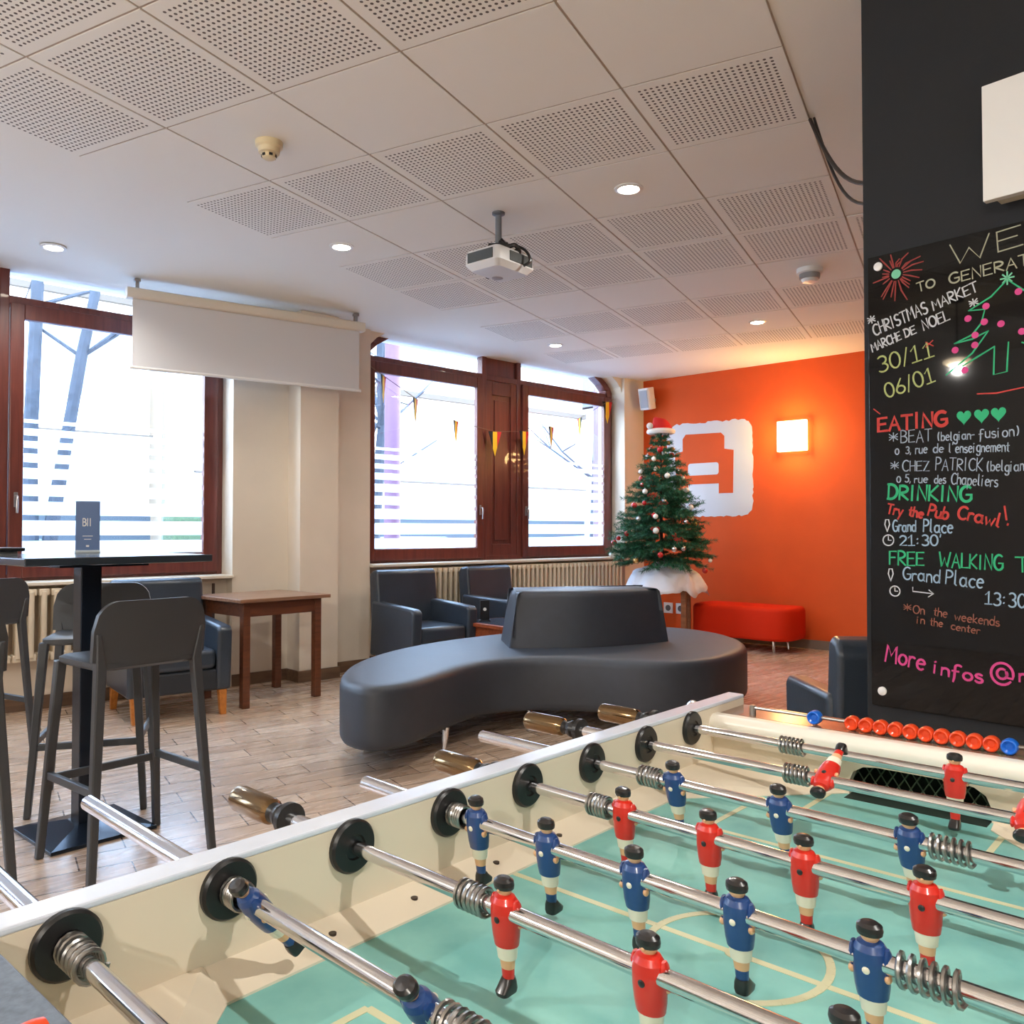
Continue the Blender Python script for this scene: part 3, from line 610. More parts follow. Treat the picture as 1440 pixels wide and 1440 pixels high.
stool_m = mat('anthracite_stool_plastic', (60, 63, 67), 0.42, bump=0.04, bscale=200)
def stool(label, loc, face):
    t = thing('bar_stool', label, 'bar stool', loc, face, 'anthracite bar stools')
    a = M()                                                                          # seat shell, faces +x
    rings = []
    for z, g in ((0.712, -0.012), (0.722, 0.0), (0.738, 0.0), (0.745, -0.012)):
        rings.append([(x, y, z) for x, y in rrect(-0.172 - g, 0.18 + g, -0.19 - g, 0.19 + g, 0.05, 5)])
    a.loft(rings); a.build('seat', stool_m, t)
    a = M(); n = 32; th = 0.011; F = []; Bk = []
    zt = lambda s: 0.955 - 0.10 * (1 - math.sqrt(max(0.0, 1 - max(0, (abs(s) - 0.60) / 0.40) ** 2)))                # rounded top corners
    zb = lambda s: 0.735 - 0.02 * (1 - s * s) + 0.012
    for layer in (0, 1):
        L = []
        for i in range(n + 1):
            s = -1 + 2 * i / n; col = []
            for j in range(7):
                z = zb(s) + (zt(s) - zb(s)) * j / 6; lean = -0.162 - 0.026 * (z - 0.72) / 0.23
                col.append((lean + 0.02 * s * s * 0.6 - (th if layer else -th), s * 0.208, z))
            L.append(col)
        (F if layer == 0 else Bk).extend(L)
    vs = [p for c in F for p in c] + [p for c in Bk for p in c]; K = (n + 1) * 7; fs = []
    for i in range(n):
        for j in range(6):
            q = i * 7 + j; fs.append((q, q + 7, q + 8, q + 1)); fs.append((K + q, K + q + 1, K + q + 8, K + q + 7))
    for i in range(n): fs += [(i * 7, K + i * 7, K + i * 7 + 7, i * 7 + 7), (i * 7 + 6, i * 7 + 13, K + i * 7 + 13, K + i * 7 + 6)]
    for j in range(6): fs += [(j, j + 1, K + j + 1, K + j), (n * 7 + j, K + n * 7 + j, K + n * 7 + j + 1, n * 7 + j + 1)]
    a.add(vs, fs); a.build('backrest', stool_m, t, smooth=50)
    legs = {}
    for sx in (-1, 1):
        for sy in (-1, 1):
            top = Vector((sx * 0.155, sy * 0.178, 0.725)); bot = Vector((sx * 0.205, sy * 0.224, 0.0)); a = M()
            r = lambda p, q: [(p.x - q, p.y - q, p.z), (p.x + q, p.y - q, p.z), (p.x + q, p.y + q, p.z), (p.x - q, p.y + q, p.z)]
            rings = [r(bot, 0.0135), r(top, 0.018)]
            if sx < 0: rings.append(r(Vector((-0.172, sy * 0.192, 0.845)), 0.009))     # back uprights
            a.loft(rings); a.build('leg', stool_m, t, bevel=0.005)
            legs[sx, sy] = top.lerp(bot, 0.60)
    for p, q, nm in (((-1, -1), (1, -1), 'stretcher'), ((-1, 1), (1, 1), 'stretcher'), ((1, -1), (1, 1), 'footrest'), ((-1, -1), (-1, 1), 'stretcher')):
        P, Q = legs[p].copy(), legs[q].copy(); dz = 0.0 if nm == 'footrest' else 0.015
        P.z += dz; Q.z += dz
        if p[0] == -1 and q[0] == -1: continue
        a = M(); a.sweep_bar([tuple(P), tuple(Q)], 0.018, 0.03); a.build(nm, stool_m, t, bevel=0.004)
    return t
stool('dark grey bar stool nearest the football table, its back turned to the camera', (-1.432, 3.148, 0), R(141))
stool('dark grey bar stool on the window side of the bar table, behind the table post', (-1.865, 3.785, 0), R(-73))
stool('dark grey bar stool cut off by the photo edge in front of the left radiator', (-2.82, 4.38, 0), R(150))
stool('dark grey bar stool mostly outside the photo, only one leg showing at the left edge', (-1.90, 2.69, 0), R(138))

# curved island sofa
sofa_top = mat('charcoal_sofa_upholstery', (54, 60, 70), 0.52, var=0.05, vscale=20, bump=0.05, bscale=180, spec=0.6)
pts = [(-0.93, 4.60), (-0.86, 4.29), (-0.70, 4.14), (-0.54, 4.24), (-0.42, 4.47), (-0.30, 4.74), (-0.15, 4.96), (0.05, 5.07), (0.28, 5.09), (0.52, 5.03), (0.76, 4.95), (1.0, 4.95), (1.22, 5.07), (1.43, 5.32), (1.57, 5.62), (1.62, 6.0), (1.56, 6.36), (1.38, 6.66), (1.10, 6.82), (0.75, 6.80), (0.35, 6.62), (-0.02, 6.38), (-0.32, 6.11), (-0.60, 5.78), (-0.82, 5.36), (-0.92, 4.98)]
cx, cy = 0.35, 5.6
loop = smooth_loop([(x - cx, y - cy) for x, y in pts], 5)
def inset(lp, d):
    n = len(lp); o = []
    for i in range(n):
        p = Vector(lp[i]); q = Vector(lp[(i + 1) % n]) - Vector(lp[i - 1]); q.normalize(); o.append((p.x - q.y * d, p.y + q.x * d))
    return o
t = thing('curved_sofa', 'long curved charcoal island sofa with a central backrest in the middle of the room', 'sofa', (cx, cy, 0))
a = M(); rings = []
for z, d in ((0.112, 0.03), (0.118, 0.012), (0.135, 0.002), (0.16, 0.0), (0.385, 0.0), (0.408, 0.005), (0.424, 0.018), (0.432, 0.04), (0.435, 0.08)):
    rings.append([(x, y, z) for x, y in inset(loop, d)])
a.loft(rings); a.build('seat', sofa_top, t, smooth=60)
bf = smooth_open([(-0.02, 5.50, 0), (0.25, 5.50, 0), (0.52, 5.535, 0), (0.80, 5.66, 0), (1.09, 5.84, 0)], 5); bb = smooth_open([(0.98, 6.28, 0), (0.70, 6.18, 0), (0.42, 6.06, 0), (0.18, 5.98, 0), (-0.08, 5.93, 0)], 5)
bl = [(p[0] - cx, p[1] - cy) for p in bf + bb]
a = M(); rings = []
for z, d in ((0.425, 0.0), (0.50, 0.012), (0.66, 0.04), (0.755, 0.056), (0.782, 0.064), (0.797, 0.08), (0.802, 0.105)):
    rings.append([(x, y, z) for x, y in inset(bl, d)])
a.loft(rings); a.build('backrest', sofa_top, t, smooth=50, bevel=0.028, seg=4)
for x, y in ((-0.80, 4.62), (-0.36, 4.62), (0.1, 5.25), (0.95, 5.15), (1.4, 5.6), (1.35, 6.4), (0.5, 6.5), (-0.4, 5.75)):
    a = M(); dx, dy = (0.05 if x > 0 else -0.02), -0.02
    a.tube([(x - cx, y - cy, 0.125), (x - cx + dx * 0.5, y - cy + dy, 0.0)], 0.019, 10, r1=0.012); a.build('leg', chrome, t)

# orange ottoman against the orange wall
t = thing('ottoman', 'orange-red upholstered bench against the orange wall', 'ottoman', far(1.47, 0.36), FAR)
ott = mat('orange_red_upholstery', (204, 42, 8), 0.8, spec=0.2, bump=0.06, bscale=150)
lp = smooth_loop([(x * 0.84, y) for x, y in [(-0.60, -0.20), (-0.40, -0.26), (0.0, -0.25), (0.42, -0.27), (0.62, -0.18), (0.66, 0.02), (0.60, 0.24), (0.2, 0.27), (-0.2, 0.27), (-0.58, 0.25), (-0.66, 0.03)]], 6)
a = M(); a.loft([[(x, y, z) for x, y in inset(lp, d)] for z, d in ((0.118, 0.03), (0.125, 0.008), (0.15, 0), (0.40, 0), (0.425, 0.01), (0.44, 0.03), (0.443, 0.06))]); a.build('seat', ott, t, smooth=60)
for x in (-0.38, 0.36):
    for y in (-0.17, 0.17):
        a = M(); a.tube([(x, y, 0.13), (x + (0.02 if x > 0 else -0.02), y - 0.02, 0.0)], 0.017, 10, r1=0.011); a.build('leg', chrome, t)

# ================================================================== TABLES
darkwood = wood('dark_brown_table_wood', (84, 46, 26), (112, 64, 38), 0.4, 3, (1, 14, 14), coat=0.2)
topwood = wood('worn_table_top_wood', (112, 78, 56), (150, 112, 86), 0.35, 3, (1, 14, 14), coat=0.2)
def leg_box(x, y, z1, hw, m_, parent, z0=0.0):
    a = M(); a.box(x - hw, x + hw, y - hw, y + hw, z0, z1); a.build('leg', m_, parent, smooth=0, bevel=0.003)
ux = Vector((0.676, 0.737, 0)); ct = Vector((-1.81, 5.71, 0)) + ux * 0.285 + Vector((-0.737, 0.676, 0)) * 0.262
t = thing('wooden_table', 'square dark brown wooden table standing between the pilaster and the armchair', 'table', ct, math.atan2(ux.y, ux.x))
a = M(); a.box(-0.36, 0.36, -0.335, 0.335, 0.715, 0.74); a.build('tabletop', topwood, t, smooth=0, bevel=0.004)
for x in (-0.285, 0.285):
    for y in (-0.262, 0.262): leg_box(x, y, 0.715, 0.026, darkwood, t)
for x0, x1, y0, y1 in ((-0.259, 0.259, -0.275, -0.255), (-0.259, 0.259, 0.255, 0.275), (-0.298, -0.278, -0.236, 0.236), (0.278, 0.298, -0.236, 0.236)):
    a = M(); a.box(x0, x1, y0, y1, 0.615, 0.715); a.build('apron', darkwood, t, smooth=0, bevel=0.002)

t = thing('coffee_table', 'low reddish wooden table with a dark top between the two armchairs', 'coffee table', room(4.70, -5.25), ROOM)
redwood = wood('reddish_table_wood', (124, 56, 30), (158, 80, 44), 0.4, 3, (1, 14, 14))
a = M(); a.box(-0.24, 0.24, -0.28, 0.28, 0.41, 0.44); a.build('tabletop', redwood, t, smooth=0, bevel=0.004)
a = M(); a.box(-0.20, 0.20, -0.24, 0.24, 0.439, 0.444); a.build('glass_inset', mat('dark_glass_inset', (70, 76, 90), 0.1), t, smooth=0)
for x in (-0.2, 0.2):
    for y in (-0.24, 0.24): leg_box(x, y, 0.41, 0.024, redwood, t)
for x0, x1, y0, y1 in ((-0.176, 0.176, -0.25, -0.23), (-0.176, 0.176, 0.23, 0.25), (-0.21, -0.19, -0.216, 0.216), (0.19, 0.21, -0.216, 0.216)):
    a = M(); a.box(x0, x1, y0, y1, 0.31, 0.41); a.build('apron', redwood, t, smooth=0)
t = thing('menu_stand', 'small black card stand at the left edge of the low coffee table', 'card stand', room(4.60, -5.36, 0.444), R(10))
a = M(); a.box(-0.045, 0.045, -0.03, 0.03, 0, 0.012); a.build('base', black_plastic, t, bevel=0.003)
a = M(); a.box(-0.038, 0.038, -0.012, 0.012, 0.012, 0.175); a.build('card', black_plastic, t, bevel=0.002)
a = M(); a.T = Matrix.Translation((0, -0.0125, 0.10)) @ Matrix.Rotation(PI / 2, 4, 'X'); a.lathe([(0.014, 0), (0.014, 0.0015)], 18); a.build('badge', white_plastic, t)

# bar table
BT = Vector((-1.715, 3.40, 0)); BR = R(-41.5)
t = thing('bar_table', 'tall black square bar table on a single post by the left window', 'bar table', BT, BR)
btop = mat('dark_bar_top', (46, 54, 62), 0.18, coat=0.4); bmet = mat('black_blue_table_metal', (34, 44, 58), 0.25, 0.5)
a = M(); a.box(-0.35, 0.35, -0.35, 0.35, 1.075, 1.104); a.build('tabletop', btop, t, smooth=0, bevel=0.004)
a = M(); a.box(-0.17, 0.17, -0.17, 0.17, 1.060, 1.075); a.build('top_bracket', bmet, t, smooth=0)
a = M(); a.box(-0.04, 0.04, -0.04, 0.04, 0.03, 1.06); a.build('post', bmet, t, smooth=0, bevel=0.004)
a = M(); sq = lambda q, z: [(-q, -q, z), (q, -q, z), (q, q, z), (-q, q, z)]
a.loft([sq(0.20, 0), sq(0.20, 0.014), sq(0.05, 0.045)]); a.build('base_plate', bmet, t, smooth=0, bevel=0.002)

# ================================================================== HANDWRITING
S_ = {}
def arc(cx, cy, rx, ry, a0, a1, n=10): return [(cx + rx * math.cos(R(a0 + (a1 - a0) * i / n)), cy + ry * math.sin(R(a0 + (a1 - a0) * i / n))) for i in range(n + 1)]
S_.update({'A': [[(0, 0), (.3, 1), (.6, 0)], [(.12, .38), (.48, .38)]], 'B': [[(0, 0), (0, 1)], [(0, 1)] + arc(.15, .76, .33, .24, 90, -90) + [(0, .52)] + arc(.2, .26, .36, .26, 90, -90) + [(0, 0)]],
 'C': [arc(.36, .5, .36, .5, 50, 310, 14)], 'D': [[(0, 0), (0, 1)], [(-.05, 1)] + arc(.12, .5, .44, .5, 90, -90, 12) + [(-.05, 0)]], 'E': [[(.5, 1), (0, .98), (0, 0), (.52, .02)], [(0, .52), (.42, .54)]],
 'F': [[(.5, 1), (0, .98), (0, 0)], [(0, .52), (.4, .54)]], 'G': [arc(.36, .5, .36, .5, 55, 320, 14) + [(.64, .45), (.36, .45)]], 'H': [[(0, 0), (0, 1)], [(.5, 0), (.5, 1)], [(0, .5), (.5, .52)]],
 'I': [[(.1, 0), (.1, 1)]], 'K': [[(0, 0), (0, 1)], [(.5, 1), (.02, .45), (.54, 0)]], 'L': [[(0, 1), (0, 0), (.48, .02)]], 'M': [[(0, 0), (.06, 1), (.34, .4), (.62, 1), (.68, 0)]], 'N': [[(0, 0), (.02, 1), (.52, 0), (.54, 1)]],
 'O': [arc(.36, .5, .36, .5, 90, 450, 18)], 'P': [[(0, 0), (0, 1)], [(0, 1)] + arc(.16, .74, .34, .26, 90, -90) + [(0, .48)]], 'R': [[(0, 0), (0, 1)], [(0, 1)] + arc(.16, .75, .34, .25, 90, -90) + [(0, .5), (.54, 0)]],
 'S': [arc(.27, .75, .25, .25, 40, 260, 9) + arc(.25, .25, .27, .26, 80, -140, 9)], 'T': [[(-.02, 1), (.58, 1)], [(.28, 1), (.28, 0)]], 'W': [[(0, 1), (.2, 0), (.42, .62), (.64, 0), (.88, 1)]], 'Z': [[(0, 1), (.5, 1), (0, 0), (.54, 0)]],
 'Y': [[(0, 1), (.26, .5), (.52, 1)], [(.26, .5), (.22, 0)]], 'U': [[(0, 1)] + arc(.26, .26, .26, .26, 180, 360) + [(.52, 1)]], 'Q': [arc(.3, .5, .3, .4, 90, 450, 16), [(.35, .3), (.62, .0)]],
 '0': [arc(.28, .5, .28, .5, 90, 450, 16)], '1': [[(.02, .72), (.26, 1), (.26, 0)], [(0, 0), (.5, .02)]], '2': [arc(.26, .72, .26, .28, 160, -30, 9) + [(0, 0), (.54, .02)]],
 '3': [arc(.22, .75, .25, .25, 140, -90, 9) + arc(.22, .26, .29, .26, 90, -140, 9)], '5': [[(.46, 1), (.06, .98), (.04, .55)] + arc(.2, .3, .3, .3, 110, -140, 10)], '6': [[(.4, 1), (.08, .5)] + arc(.26, .26, .26, .26, 150, 510, 14)],
 '/': [[(0, -.08), (.28, 1.08)]], ':': [[(.06, .2), (.1, .24)], [(.06, .62), (.1, .66)]], '!': [[(.2, 1.1), (.08, .35)], [(.05, .05), (.08, .1)]], "'": [[(.08, 1.05), (.03, .8)]], '*': [[(0, .25), (.4, .75)], [(.4, .25), (0, .75)], [(.2, .15), (.2, .85)], [(0, .5), (.4, .5)]],
 '(': [arc(.34, .5, .3, .65, 130, 230, 8)], ')': [arc(-.1, .5, .34, .65, 50, -50, 8)], '-': [[(0, .45), (.3, .47)]], ',': [[(.08, .08), (.02, -.15)]],
 '@': [arc(.5, .45, .24, .26, 60, 400, 14) + [(.74, .28)] + arc(.5, .45, .52, .56, -20, 320, 20)],
 'a': [arc(.24, .3, .24, .3, 40, 400, 12), [(.46, .6), (.46, .06), (.56, 0)]], 'b': [[(0, 1), (0, 0)], arc(.24, .3, .24, .3, 180, -180, 12)], 'c': [arc(.26, .3, .26, .3, 50, 310, 10)], 'd': [arc(.24, .3, .24, .3, 40, 400, 12), [(.48, 1), (.48, 0)]],
 'e': [[(.02, .32), (.46, .36)] + arc(.25, .3, .24, .3, 15, 310, 11)], 'f': [arc(.32, .84, .18, .16, 40, 180, 6) + [(.14, 0), (.1, -.3)], [(0, .5), (.34, .52)]], 'g': [arc(.24, .3, .24, .3, 40, 400, 12), [(.48, .6), (.46, -.2)] + arc(.24, -.2, .22, .18, 0, -170, 7)],
 'h': [[(0, 1), (0, 0)], [(0, .4)] + arc(.22, .36, .22, .24, 150, 0, 7) + [(.46, 0)]], 'i': [[(.05, .6), (.05, 0)], [(.04, .84), (.08, .88)]], 'k': [[(0, 1), (0, 0)], [(.38, .6), (.02, .26), (.42, 0)]], 'l': [[(.06, 1), (.06, .08), (.18, 0)]],
 'm': [[(0, .6), (0, 0)], [(0, .42)] + arc(.16, .4, .16, .2, 150, 0, 6) + [(.32, 0)], [(.32, .42)] + arc(.48, .4, .16, .2, 150, 0, 6) + [(.66, 0)]], 'n': [[(0, .6), (0, 0)], [(0, .42)] + arc(.2, .38, .2, .22, 150, 0, 6) + [(.42, 0)]], 'o': [arc(.24, .3, .24, .3, 90, 450, 12)],
 'p': [[(0, .6), (0, -.35)], arc(.24, .3, .24, .3, 180, -180, 12)], 'r': [[(0, .6), (0, 0)], [(0, .38)] + arc(.2, .4, .2, .2, 150, 50, 5)], 's': [arc(.2, .46, .18, .14, 40, 250, 6) + arc(.2, .15, .2, .16, 80, -150, 7)], 't': [[(.16, .9), (.16, .06), (.3, 0)], [(0, .6), (.34, .62)]],
 'u': [[(0, .6)] + arc(.2, .2, .2, .2, 180, 360, 7), [(.4, .6), (.42, 0)]], 'w': [[(0, .6), (.15, 0), (.3, .45), (.45, 0), (.62, .6)]], 'y': [[(0, .6), (.22, .05)], [(.46, .6), (.12, -.35)]], ' ': []})
def text_width(s): return sum((max([x for st in S_[c] for x, _ in st] + [0.30])) + 0.16 for c in s) - 0.16
def scribe(m, s, p0, p1, h, r, rnd, jit=0.03, slant=0.0, down=None):    # writes s from p0 to p1 in the local x,z plane facing -y
    p0 = Vector(p0); p1 = Vector(p1); d = p1 - p0; L = d.length; ex = d / L; ez = Vector((-ex.y, ex.x)); k = L / text_width(s); x = 0
    for c in s:
        dy = rnd.uniform(-jit, jit) * h; sc = 1 + rnd.uniform(-jit, jit) * 2
        for st in S_[c]:
            P = []
            for px, py in st:
                q = p0 + ex * ((x + px + slant * py) * k) + ez * (py * h * sc + dy); P.append((q.x, -0.0006, q.y))
            ribbon(m, P, r)
        x += max([px for st in S_[c] for px, _ in st] + [0.30]) + 0.16
def ribbon(m, P, r):            # flat pen stroke with rounded ends, 1 mm thick, facing -y
    n = len(P); top = []; bot = []
    for i, p in enumerate(P):
        a = Vector(P[max(i - 1, 0)]); b = Vector(P[min(i + 1, n - 1)]); d = (b - a); d.y = 0
        if d.length < 1e-7: d = Vector((1, 0, 0))
        d.normalize(); nn = Vector((-d.z, 0, d.x)); p = Vector(p)
        if i == 0: p = p - d * r * 0.6
        if i == n - 1: p = p + d * r * 0.6
        w = r * (0.7 if i in (0, n - 1) else 1.0)
        top.append(p + nn * w); bot.append(p - nn * w)
    vs = []; fs = []
    for i in range(n):
        for q in (top[i], bot[i]): vs.append((q.x, q.y, q.z)); vs.append((q.x, q.y + 0.001, q.z))
    for i in range(n - 1):
        k = i * 4; fs += [(k, k + 4, k + 6, k + 2), (k, k + 1, k + 5, k + 4), (k + 2, k + 6, k + 7, k + 3)]
    fs += [(0, 2, 3, 1), (4 * n - 4, 4 * n - 3, 4 * n - 1, 4 * n - 2)]
    m.add(vs, fs)

# menu card and tray on the bar table
t = thing('menu_card', 'upright blue-grey menu card standing on the bar table', 'menu card', (-1.856, 3.675, 1.104), R(27))
card_m = mat('blue_grey_card', (92, 118, 162), 0.35)
a = M(); a.box(-0.048, 0.048, -0.004, 0.004, 0.012, 0.226); a.build('card', card_m, t, smooth=0)
a = M(); a.box(-0.05, 0.05, -0.022, 0.022, 0, 0.012); a.build('clear_base', mat('pale_acrylic', (190, 204, 214), 0.2), t, bevel=0.002)
a = M(); rnd = random.Random(2); a.T = Matrix.Translation((0, -0.004, 0))
scribe(a, 'BII', (-0.019, 0.118), (0.014, 0.118), 0.032, 0.0026, rnd, 0.0); a.build('printed_letters', white_plastic, t, smooth=0)
a = M(); a.T = Matrix.Translation((0, -0.004, 0)); a.box(-0.02, 0.02, -0.0006, 0, 0.072, 0.075); a.box(-0.014, 0.014, -0.0006, 0, 0.058, 0.061); a.box(-0.006, 0.006, -0.0006, 0, 0.026, 0.034)
a.build('printed_lines', white_plastic, t, smooth=0)
t = thing('tray', 'small dark tray on the left side of the bar table', 'tray', (-2.04, 3.32, 1.104), BR)
a = M(); a.box(-0.06, 0.06, -0.06, 0.06, 0.0, 0.016); a.build('foot', mat('pale_tray_foot', (190, 196, 200), 0.4), t, bevel=0.002)
a = M(); a.box(-0.10, 0.10, -0.075, 0.075, 0.016, 0.030); a.build('tray_plate', black_plastic, t, bevel=0.004)
t = thing('ashtray', 'little round black dish standing on the dark tray', 'dish', (-2.06, 3.31, 1.134), 0)
a = M(); a.lathe([(0.03, 0), (0.036, 0.022), (0.032, 0.022), (0.026, 0.006), (0, 0.005)], 20); a.build('bowl', black_plastic, t)

# ================================================================== BLACK GLASS BOARD ON THE PARTITION
BW, BZ0, BZ1 = 1.75, 0.672, 2.04
t = thing('glass_board', 'black glass writing board with coloured chalk-pen notes on the dark partition', 'writing board', room(2.56, -1.155), ROOM - PI / 2)
a = M(); a.box(0, BW, -0.014, -0.006, BZ0, BZ1); a.build('glass_panel', mat('black_glass', (7, 8, 11), 0.03, spec=0.28), t, smooth=0, bevel=0.0015)
for x in (0.033, BW - 0.033):
    for z in (BZ0 + 0.045, BZ1 - 0.034):
        a = M(); a.T = Matrix.Translation((x, 0, z)) @ Matrix.Rotation(PI / 2, 4, 'X'); a.lathe([(0.010, 0), (0.010, 0.010), (0.013, 0.014), (0.013, 0.019), (0.009, 0.021)], 18); a.build('screw_cap', white_plastic, t)
def pen(name, rgb): return mat(name, tuple(int(x * 0.88) for x in rgb), 0.7)
PW, PR_, PG, PP, PY, PO = pen('white_pen', (214, 218, 222)), pen('red_pen', (214, 60, 50)), pen('green_pen', (40, 190, 128)), pen('pink_pen', (236, 72, 150)), pen('yellow_green_pen', (186, 196, 120)), pen('dull_orange_pen', (150, 86, 66))
BX = -1.155
def note(name, lines, col, r, seed, jit=0.03, slant=0.0):
    rnd = random.Random(seed)
    for s, p0, p1, h in lines:
        a = M(); a.T = Matrix.Translation((-BX, -0.0142, 0)); scribe(a, s, p0, p1, h, r, rnd, jit, slant); a.build(name, col, t, smooth=0)
note('lettering', [('WEL', (-0.912, 1.962), (-0.655, 1.978), 0.058), ('TO', (-1.005, 1.904), (-0.957, 1.912), 0.026), ('GENERAT', (-0.918, 1.908), (-0.715, 1.918), 0.030)], pen('grey_yellow_pen', (178, 178, 150)), 0.0024, 1)
note('lettering', [('*', (-1.152, 1.830), (-1.132, 1.834), 0.030), ('CHRISTMAS', (-1.135, 1.797), (-0.978, 1.838), 0.036), ('MARKET', (-0.962, 1.842), (-0.842, 1.874), 0.030), ('*', (-0.862, 1.826), (-0.842, 1.830), 0.028), ('MARCHE', (-1.142, 1.748), (-1.055, 1.772), 0.026), ('DE', (-1.042, 1.776), (-1.012, 1.784), 0.024), ('NOEL', (-0.990, 1.788), (-0.918, 1.806), 0.030)], PW, 0.0024, 2)
note('lettering', [('30/11', (-1.121, 1.682), (-0.963, 1.708), 0.048), ('06/01', (-1.10, 1.600), (-0.960, 1.634), 0.044)], PY, 0.0026, 3)
note('lettering', [('EATING', (-1.127, 1.503), (-0.930, 1.503), 0.042)], PR_, 0.0052, 4)
note('lettering', [('*', (-1.094, 1.464), (-1.070, 1.464), 0.034), ('BEAT', (-1.060, 1.462), (-0.972, 1.461), 0.034), ('(belgian-', (-0.955, 1.460), (-0.858, 1.458), 0.026), ('fusion)', (-0.845, 1.458), (-0.745, 1.458), 0.027),
                   ('0', (-1.077, 1.429), (-1.066, 1.429), 0.018), ('3,', (-1.046, 1.430), (-1.028, 1.429), 0.022), ('rue', (-1.018, 1.428), (-0.985, 1.427), 0.026), ('de', (-0.968, 1.427), (-0.940, 1.426), 0.026), ("l'enseignement", (-0.925, 1.424), (-0.770, 1.418), 0.027),
                   ('*', (-1.090, 1.380), (-1.068, 1.380), 0.030), ('CHEZ', (-1.056, 1.378), (-0.980, 1.376), 0.030), ('PATRICK', (-0.962, 1.376), (-0.838, 1.368), 0.034), ('(belgian', (-0.826, 1.366), (-0.735, 1.362), 0.028),
                   ('0', (-1.073, 1.344), (-1.062, 1.344), 0.018), ('5,', (-1.048, 1.345), (-1.030, 1.344), 0.022), ('rue', (-1.022, 1.342), (-0.985, 1.340), 0.022), ('des', (-0.966, 1.338), (-0.935, 1.336), 0.024), ('Chapeliers', (-0.920, 1.334), (-0.800, 1.322), 0.030)], pen('blue_white_pen', (168, 184, 200)), 0.0017, 5, 0.04)
note('lettering', [('DRINKING', (-1.099, 1.296), (-0.868, 1.282), 0.042)], PG, 0.0040, 6)
note('lettering', [('Try', (-1.104, 1.254), (-1.060, 1.244), 0.030), ('the', (-1.040, 1.246), (-1.000, 1.238), 0.028), ('Pub', (-0.985, 1.246), (-0.932, 1.232), 0.032), ('Crawl', (-0.905, 1.236), (-0.795, 1.210), 0.036), ('!', (-0.778, 1.214), (-0.764, 1.218), 0.048)], PR_, 0.0034, 7)
note('lettering', [('Grand', (-1.086, 1.199), (-1.020, 1.198), 0.032), ('Place', (-0.998, 1.198), (-0.918, 1.194), 0.036), ("21:30'", (-1.066, 1.157), (-0.942, 1.158), 0.030), ('Grand', (-1.058, 1.056), (-0.955, 1.050), 0.036), ('Place', (-0.938, 1.048), (-0.840, 1.040), 0.040), ('13:30/', (-0.835, 0.997), (-0.720, 0.992), 0.036)], pen('pale_blue_pen', (160, 190, 214)), 0.0023, 8)
note('lettering', [('FREE', (-1.097, 1.100), (-0.998, 1.098), 0.040), ('WALKING', (-0.955, 1.098), (-0.790, 1.092), 0.040), ('T', (-0.757, 1.090), (-0.725, 1.090), 0.038)], PG, 0.0030, 9)
note('lettering', [('*', (-1.056, 0.960), (-1.036, 0.960), 0.028), ('On', (-1.030, 0.958), (-0.998, 0.956), 0.024), ('the', (-0.972, 0.956), (-0.936, 0.952), 0.024), ('weekends', (-0.915, 0.946), (-0.800, 0.938), 0.024), ('in', (-1.020, 0.930), (-0.998, 0.928), 0.022), ('the', (-0.982, 0.926), (-0.948, 0.924), 0.022), ('center', (-0.925, 0.920), (-0.850, 0.912), 0.020)], PO, 0.0017, 10)
note('lettering', [('More', (-1.113, 0.808), (-1.000, 0.794), 0.050), ('infos', (-0.975, 0.790), (-0.845, 0.776), 0.036), ('@', (-0.822, 0.786), (-0.768, 0.784), 0.052), ('r', (-0.752, 0.795), (-0.738, 0.795), 0.036)], PP, 0.0034, 11)
def sketch(name, strokes, col, r):
    a = M(); a.T = Matrix.Translation((-BX, -0.0142, 0))
    for st in strokes: ribbon(a, [(x, -0.0006, z) for x, z in st], r)
    return a.build(name, col, t, smooth=0)
fx, fz = -1.069, 1.972; rnd = random.Random(5); st = []
for k in range(24):
    an = k * 2 * PI / 24 + rnd.uniform(-.1, .1); l = rnd.uniform(0.035, 0.075); c_, s_ = math.cos(an), math.sin(an)
    st.append([(fx + c_ * 0.022, fz + s_ * 0.022), (fx + c_ * l * 0.7, fz + s_ * l * 0.75), (fx + c_ * l + 0.01 * (c_ > 0), fz + s_ * l * 1.1 - 0.006 * (c_ > 0))])
sketch('firework_rays', st, pen('dark_red_pen', (160, 50, 44)), 0.0022)
a = M(); a.T = Matrix.Translation((-BX + fx, -0.0142, fz)) @ Matrix.Rotation(PI / 2, 4, 'X'); a.lathe([(0.014, -0.0004), (0.014, 0.0006)], 18); a.build('firework_core', pen('mint_pen', (130, 220, 176)), t)
ty = [(-0.767, 1.885), (-0.800, 1.850), (-0.870, 1.820)]
tree_l = [[(-0.772, 1.886), (-0.81, 1.850), (-0.868, 1.822)], [(-0.868, 1.822), (-0.826, 1.818), (-0.836, 1.780), (-0.86, 1.752), (-0.907, 1.735)], [(-0.907, 1.735), (-0.86, 1.740), (-0.818, 1.756)], [(-0.818, 1.756), (-0.86, 1.70), (-0.93, 1.648)], [(-0.885, 1.668), (-0.85, 1.686), (-0.803, 1.710)], [(-0.803, 1.710), (-0.806, 1.632), (-0.773, 1.636), (-0.768, 1.716)]]
mir = lambda q: (-0.769 * 2 - q[0], q[1])
sketch('tree_outline', tree_l + [[mir(q) for q in s] for s in tree_l[:5]] + [[mir(tree_l[5][0]), mir(tree_l[5][3])]][:0], PG, 0.0024)
